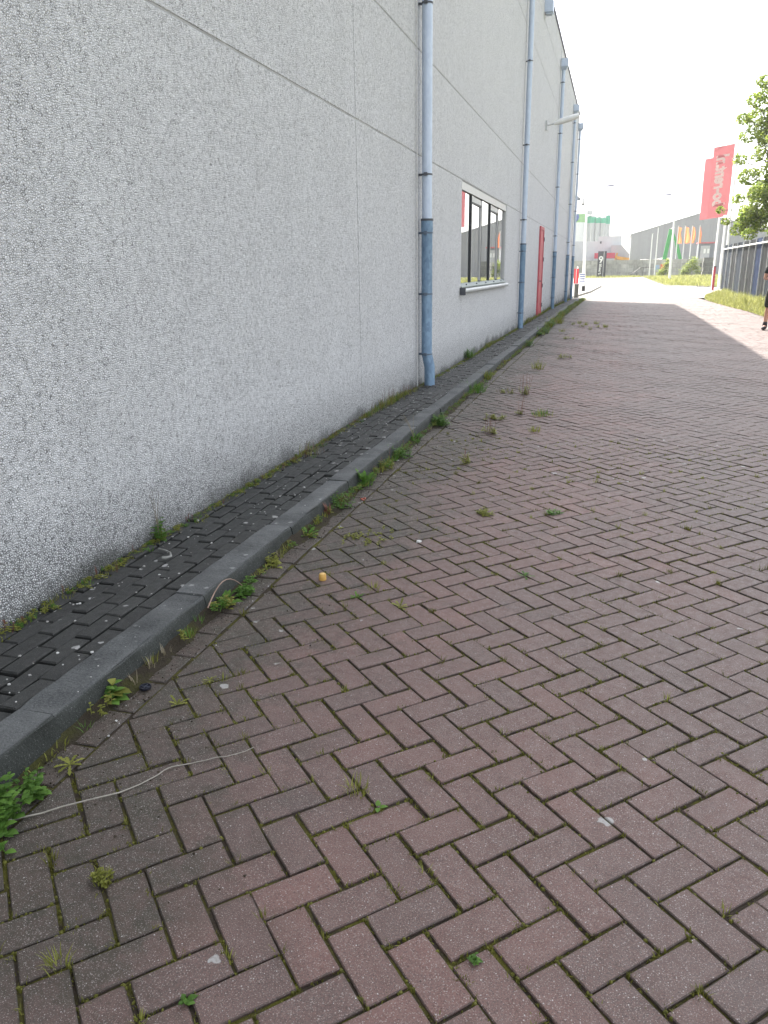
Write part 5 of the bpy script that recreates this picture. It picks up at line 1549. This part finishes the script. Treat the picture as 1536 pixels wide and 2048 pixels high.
# local -x is forward, turned to face the camera
bv = [P(0.02, 0, 0.98), P(0.01, 0, 1.18), P(0.0, 0, 1.38), P(0.0, 0, 1.53), P(-0.02, 0, 1.64), P(-0.03, 0, 1.74), P(-0.02, 0, 1.80)]
be = [(0, 1), (1, 2), (2, 3), (3, 4), (4, 5), (5, 6)]
br_ = [(0.15, 0.12), (0.14, 0.11), (0.165, 0.12), (0.062, 0.062), (0.075, 0.085), (0.082, 0.095), (0.06, 0.07)]
def addch(pts, rad, at_):
    prev = at_
    for p_, r_ in zip(pts, rad):
        bv.append(p_); br_.append(r_); be.append((prev, len(bv) - 1)); prev = len(bv) - 1
    return prev
for sy, fx_ in ((-1, -0.03), (1, 0.10)):
    addch([P(0.02, sy * 0.10, 0.90), P(fx_ - 0.02, sy * 0.115, 0.52), P(fx_ + 0.03, sy * 0.12, 0.34), P(fx_ + 0.03, sy * 0.13, 0.10), P(fx_ - 0.04, sy * 0.155, 0.04), P(fx_ - 0.13, sy * 0.19, 0.03)],
          [0.088, 0.058, 0.058, 0.038, 0.042, 0.032], 0)
hands = []
for sy, (el, wr) in ((-1, (P(0.0, -0.275, 1.17), P(-0.20, -0.10, 1.24))), (1, (P(0.03, 0.275, 1.16), P(-0.18, 0.09, 1.21)))):
    e_ = addch([P(0.0, sy * 0.17, 1.46), P(0.0, sy * 0.215, 1.42), P(0.0, sy * 0.25, 1.30), el, Vector(el).lerp(Vector(wr), 0.5)[:], wr], [0.058, 0.056, 0.046, 0.040, 0.037, 0.028], 2)
    w_ = Vector(wr); d_ = (w_ - Vector(el)).normalized()
    pm = w_ + d_ * 0.055
    e_ = addch([tuple(pm)], [(0.036, 0.020)], e_)
    for k in range(4):
        off = Vector((0, 0, 0.024 - 0.016 * k)); L = (0.07, 0.08, 0.075, 0.055)[k]
        addch([tuple(pm + off * 0.9 + d_ * 0.025), tuple(pm + off + d_ * (0.025 + L * 0.55) + Vector((sy * 0.012, 0, 0))), tuple(pm + off + d_ * (0.02 + L * 0.8) + Vector((sy * 0.035, 0, 0)))], [0.010, 0.009, 0.007], e_)
    addch([tuple(w_ + d_ * 0.02 + Vector((sy * 0.012, 0, 0.028))), tuple(w_ + d_ * 0.05 + Vector((sy * 0.02, 0, 0.055))), tuple(w_ + d_ * 0.08 + Vector((sy * 0.03, 0, 0.06)))], [0.013, 0.011, 0.008], e_ - 1)
body = skin_mesh('body', bv, be, br_, M_SKIN, person)
skin_mesh('t_shirt', [P(0.015, 0, 0.98), P(0.01, 0, 1.10), P(0.0, 0, 1.24), P(0.0, 0, 1.40), P(0, 0, 1.49), P(0, -0.17, 1.46), P(0, -0.22, 1.41), P(0, -0.255, 1.27), P(0, 0.17, 1.46), P(0, 0.22, 1.41), P(0, 0.255, 1.27)],
          [(0, 1), (1, 2), (2, 3), (3, 4), (3, 5), (5, 6), (6, 7), (3, 8), (8, 9), (9, 10)],
          [(0.20, 0.155), (0.19, 0.15), (0.19, 0.15), (0.195, 0.145), (0.085, 0.08), 0.082, 0.075, 0.068, 0.082, 0.075, 0.068], M_SHIRT, person, root=3)
skin_mesh('shorts', [P(0.02, 0, 1.02), P(0.02, 0, 0.92), P(0.01, -0.105, 0.82), P(-0.04, -0.115, 0.60), P(-0.035, -0.115, 0.50), P(0.03, 0.105, 0.82), P(0.07, 0.115, 0.60), P(0.085, 0.115, 0.50)],
          [(0, 1), (1, 2), (2, 3), (3, 4), (1, 5), (5, 6), (6, 7)], [(0.19, 0.145), (0.19, 0.15), 0.118, 0.105, 0.10, 0.118, 0.105, 0.10], M_SHORTS, person)
for sy, fx_ in ((-1, -0.03), (1, 0.10)):
    skin_mesh('shoe', [P(fx_ + 0.03, sy * 0.128, 0.22), P(fx_ + 0.03, sy * 0.13, 0.11), P(fx_ + 0.04, sy * 0.125, 0.045), P(fx_ - 0.05, sy * 0.158, 0.045), P(fx_ - 0.15, sy * 0.20, 0.038)],
              [(0, 1), (1, 2), (2, 3), (3, 4)], [0.056, 0.060, 0.052, 0.052, 0.040], M_SHOE, person)
skin_mesh('hair', [P(0.01, 0, 1.72), P(0.015, 0, 1.79), P(-0.04, 0, 1.845)], [(0, 1), (1, 2)], [(0.088, 0.09), (0.095, 0.09), (0.07, 0.07)], M_HAIR, person)
for sy in (-1, 1):
    mb = MB(); mb.tube([P(-0.118, sy * 0.032, 1.735), P(-0.124, sy * 0.032, 1.735)], 0.010, 8); build('eye', mb, M_BLACKP, person)
mb = MB(); mb.add([P(-0.108, -0.012, 1.735), P(-0.108, 0.012, 1.735), P(-0.148, 0, 1.695), P(-0.11, -0.018, 1.69), P(-0.11, 0.018, 1.69)], [(0, 1, 2), (0, 2, 3), (1, 4, 2), (3, 2, 4)]); build('nose', mb, M_SKIN, person)

# ------------------------------------------------------------------ thin haze added over the whole place, standing in for lens glare
m = bpy.data.materials.new('haze_veil'); m.use_nodes = True
nt = m.node_tree
for n in list(nt.nodes):
    if n.type == 'BSDF_PRINCIPLED': nt.nodes.remove(n)
pv = nt.nodes.new('ShaderNodeVolumePrincipled'); pv.inputs['Density'].default_value = 0.00032
pv.inputs['Color'].default_value = (0.92, 0.94, 0.97, 1); pv.inputs['Anisotropy'].default_value = 0.3
nt.links.new(pv.outputs[0], [n for n in nt.nodes if n.type == 'OUTPUT_MATERIAL'][0].inputs['Volume'])
mb = MB(); mb.box(-720, 720, -16, 910, -1.6, 24)
tag(build('haze', mb, m), kind='stuff')
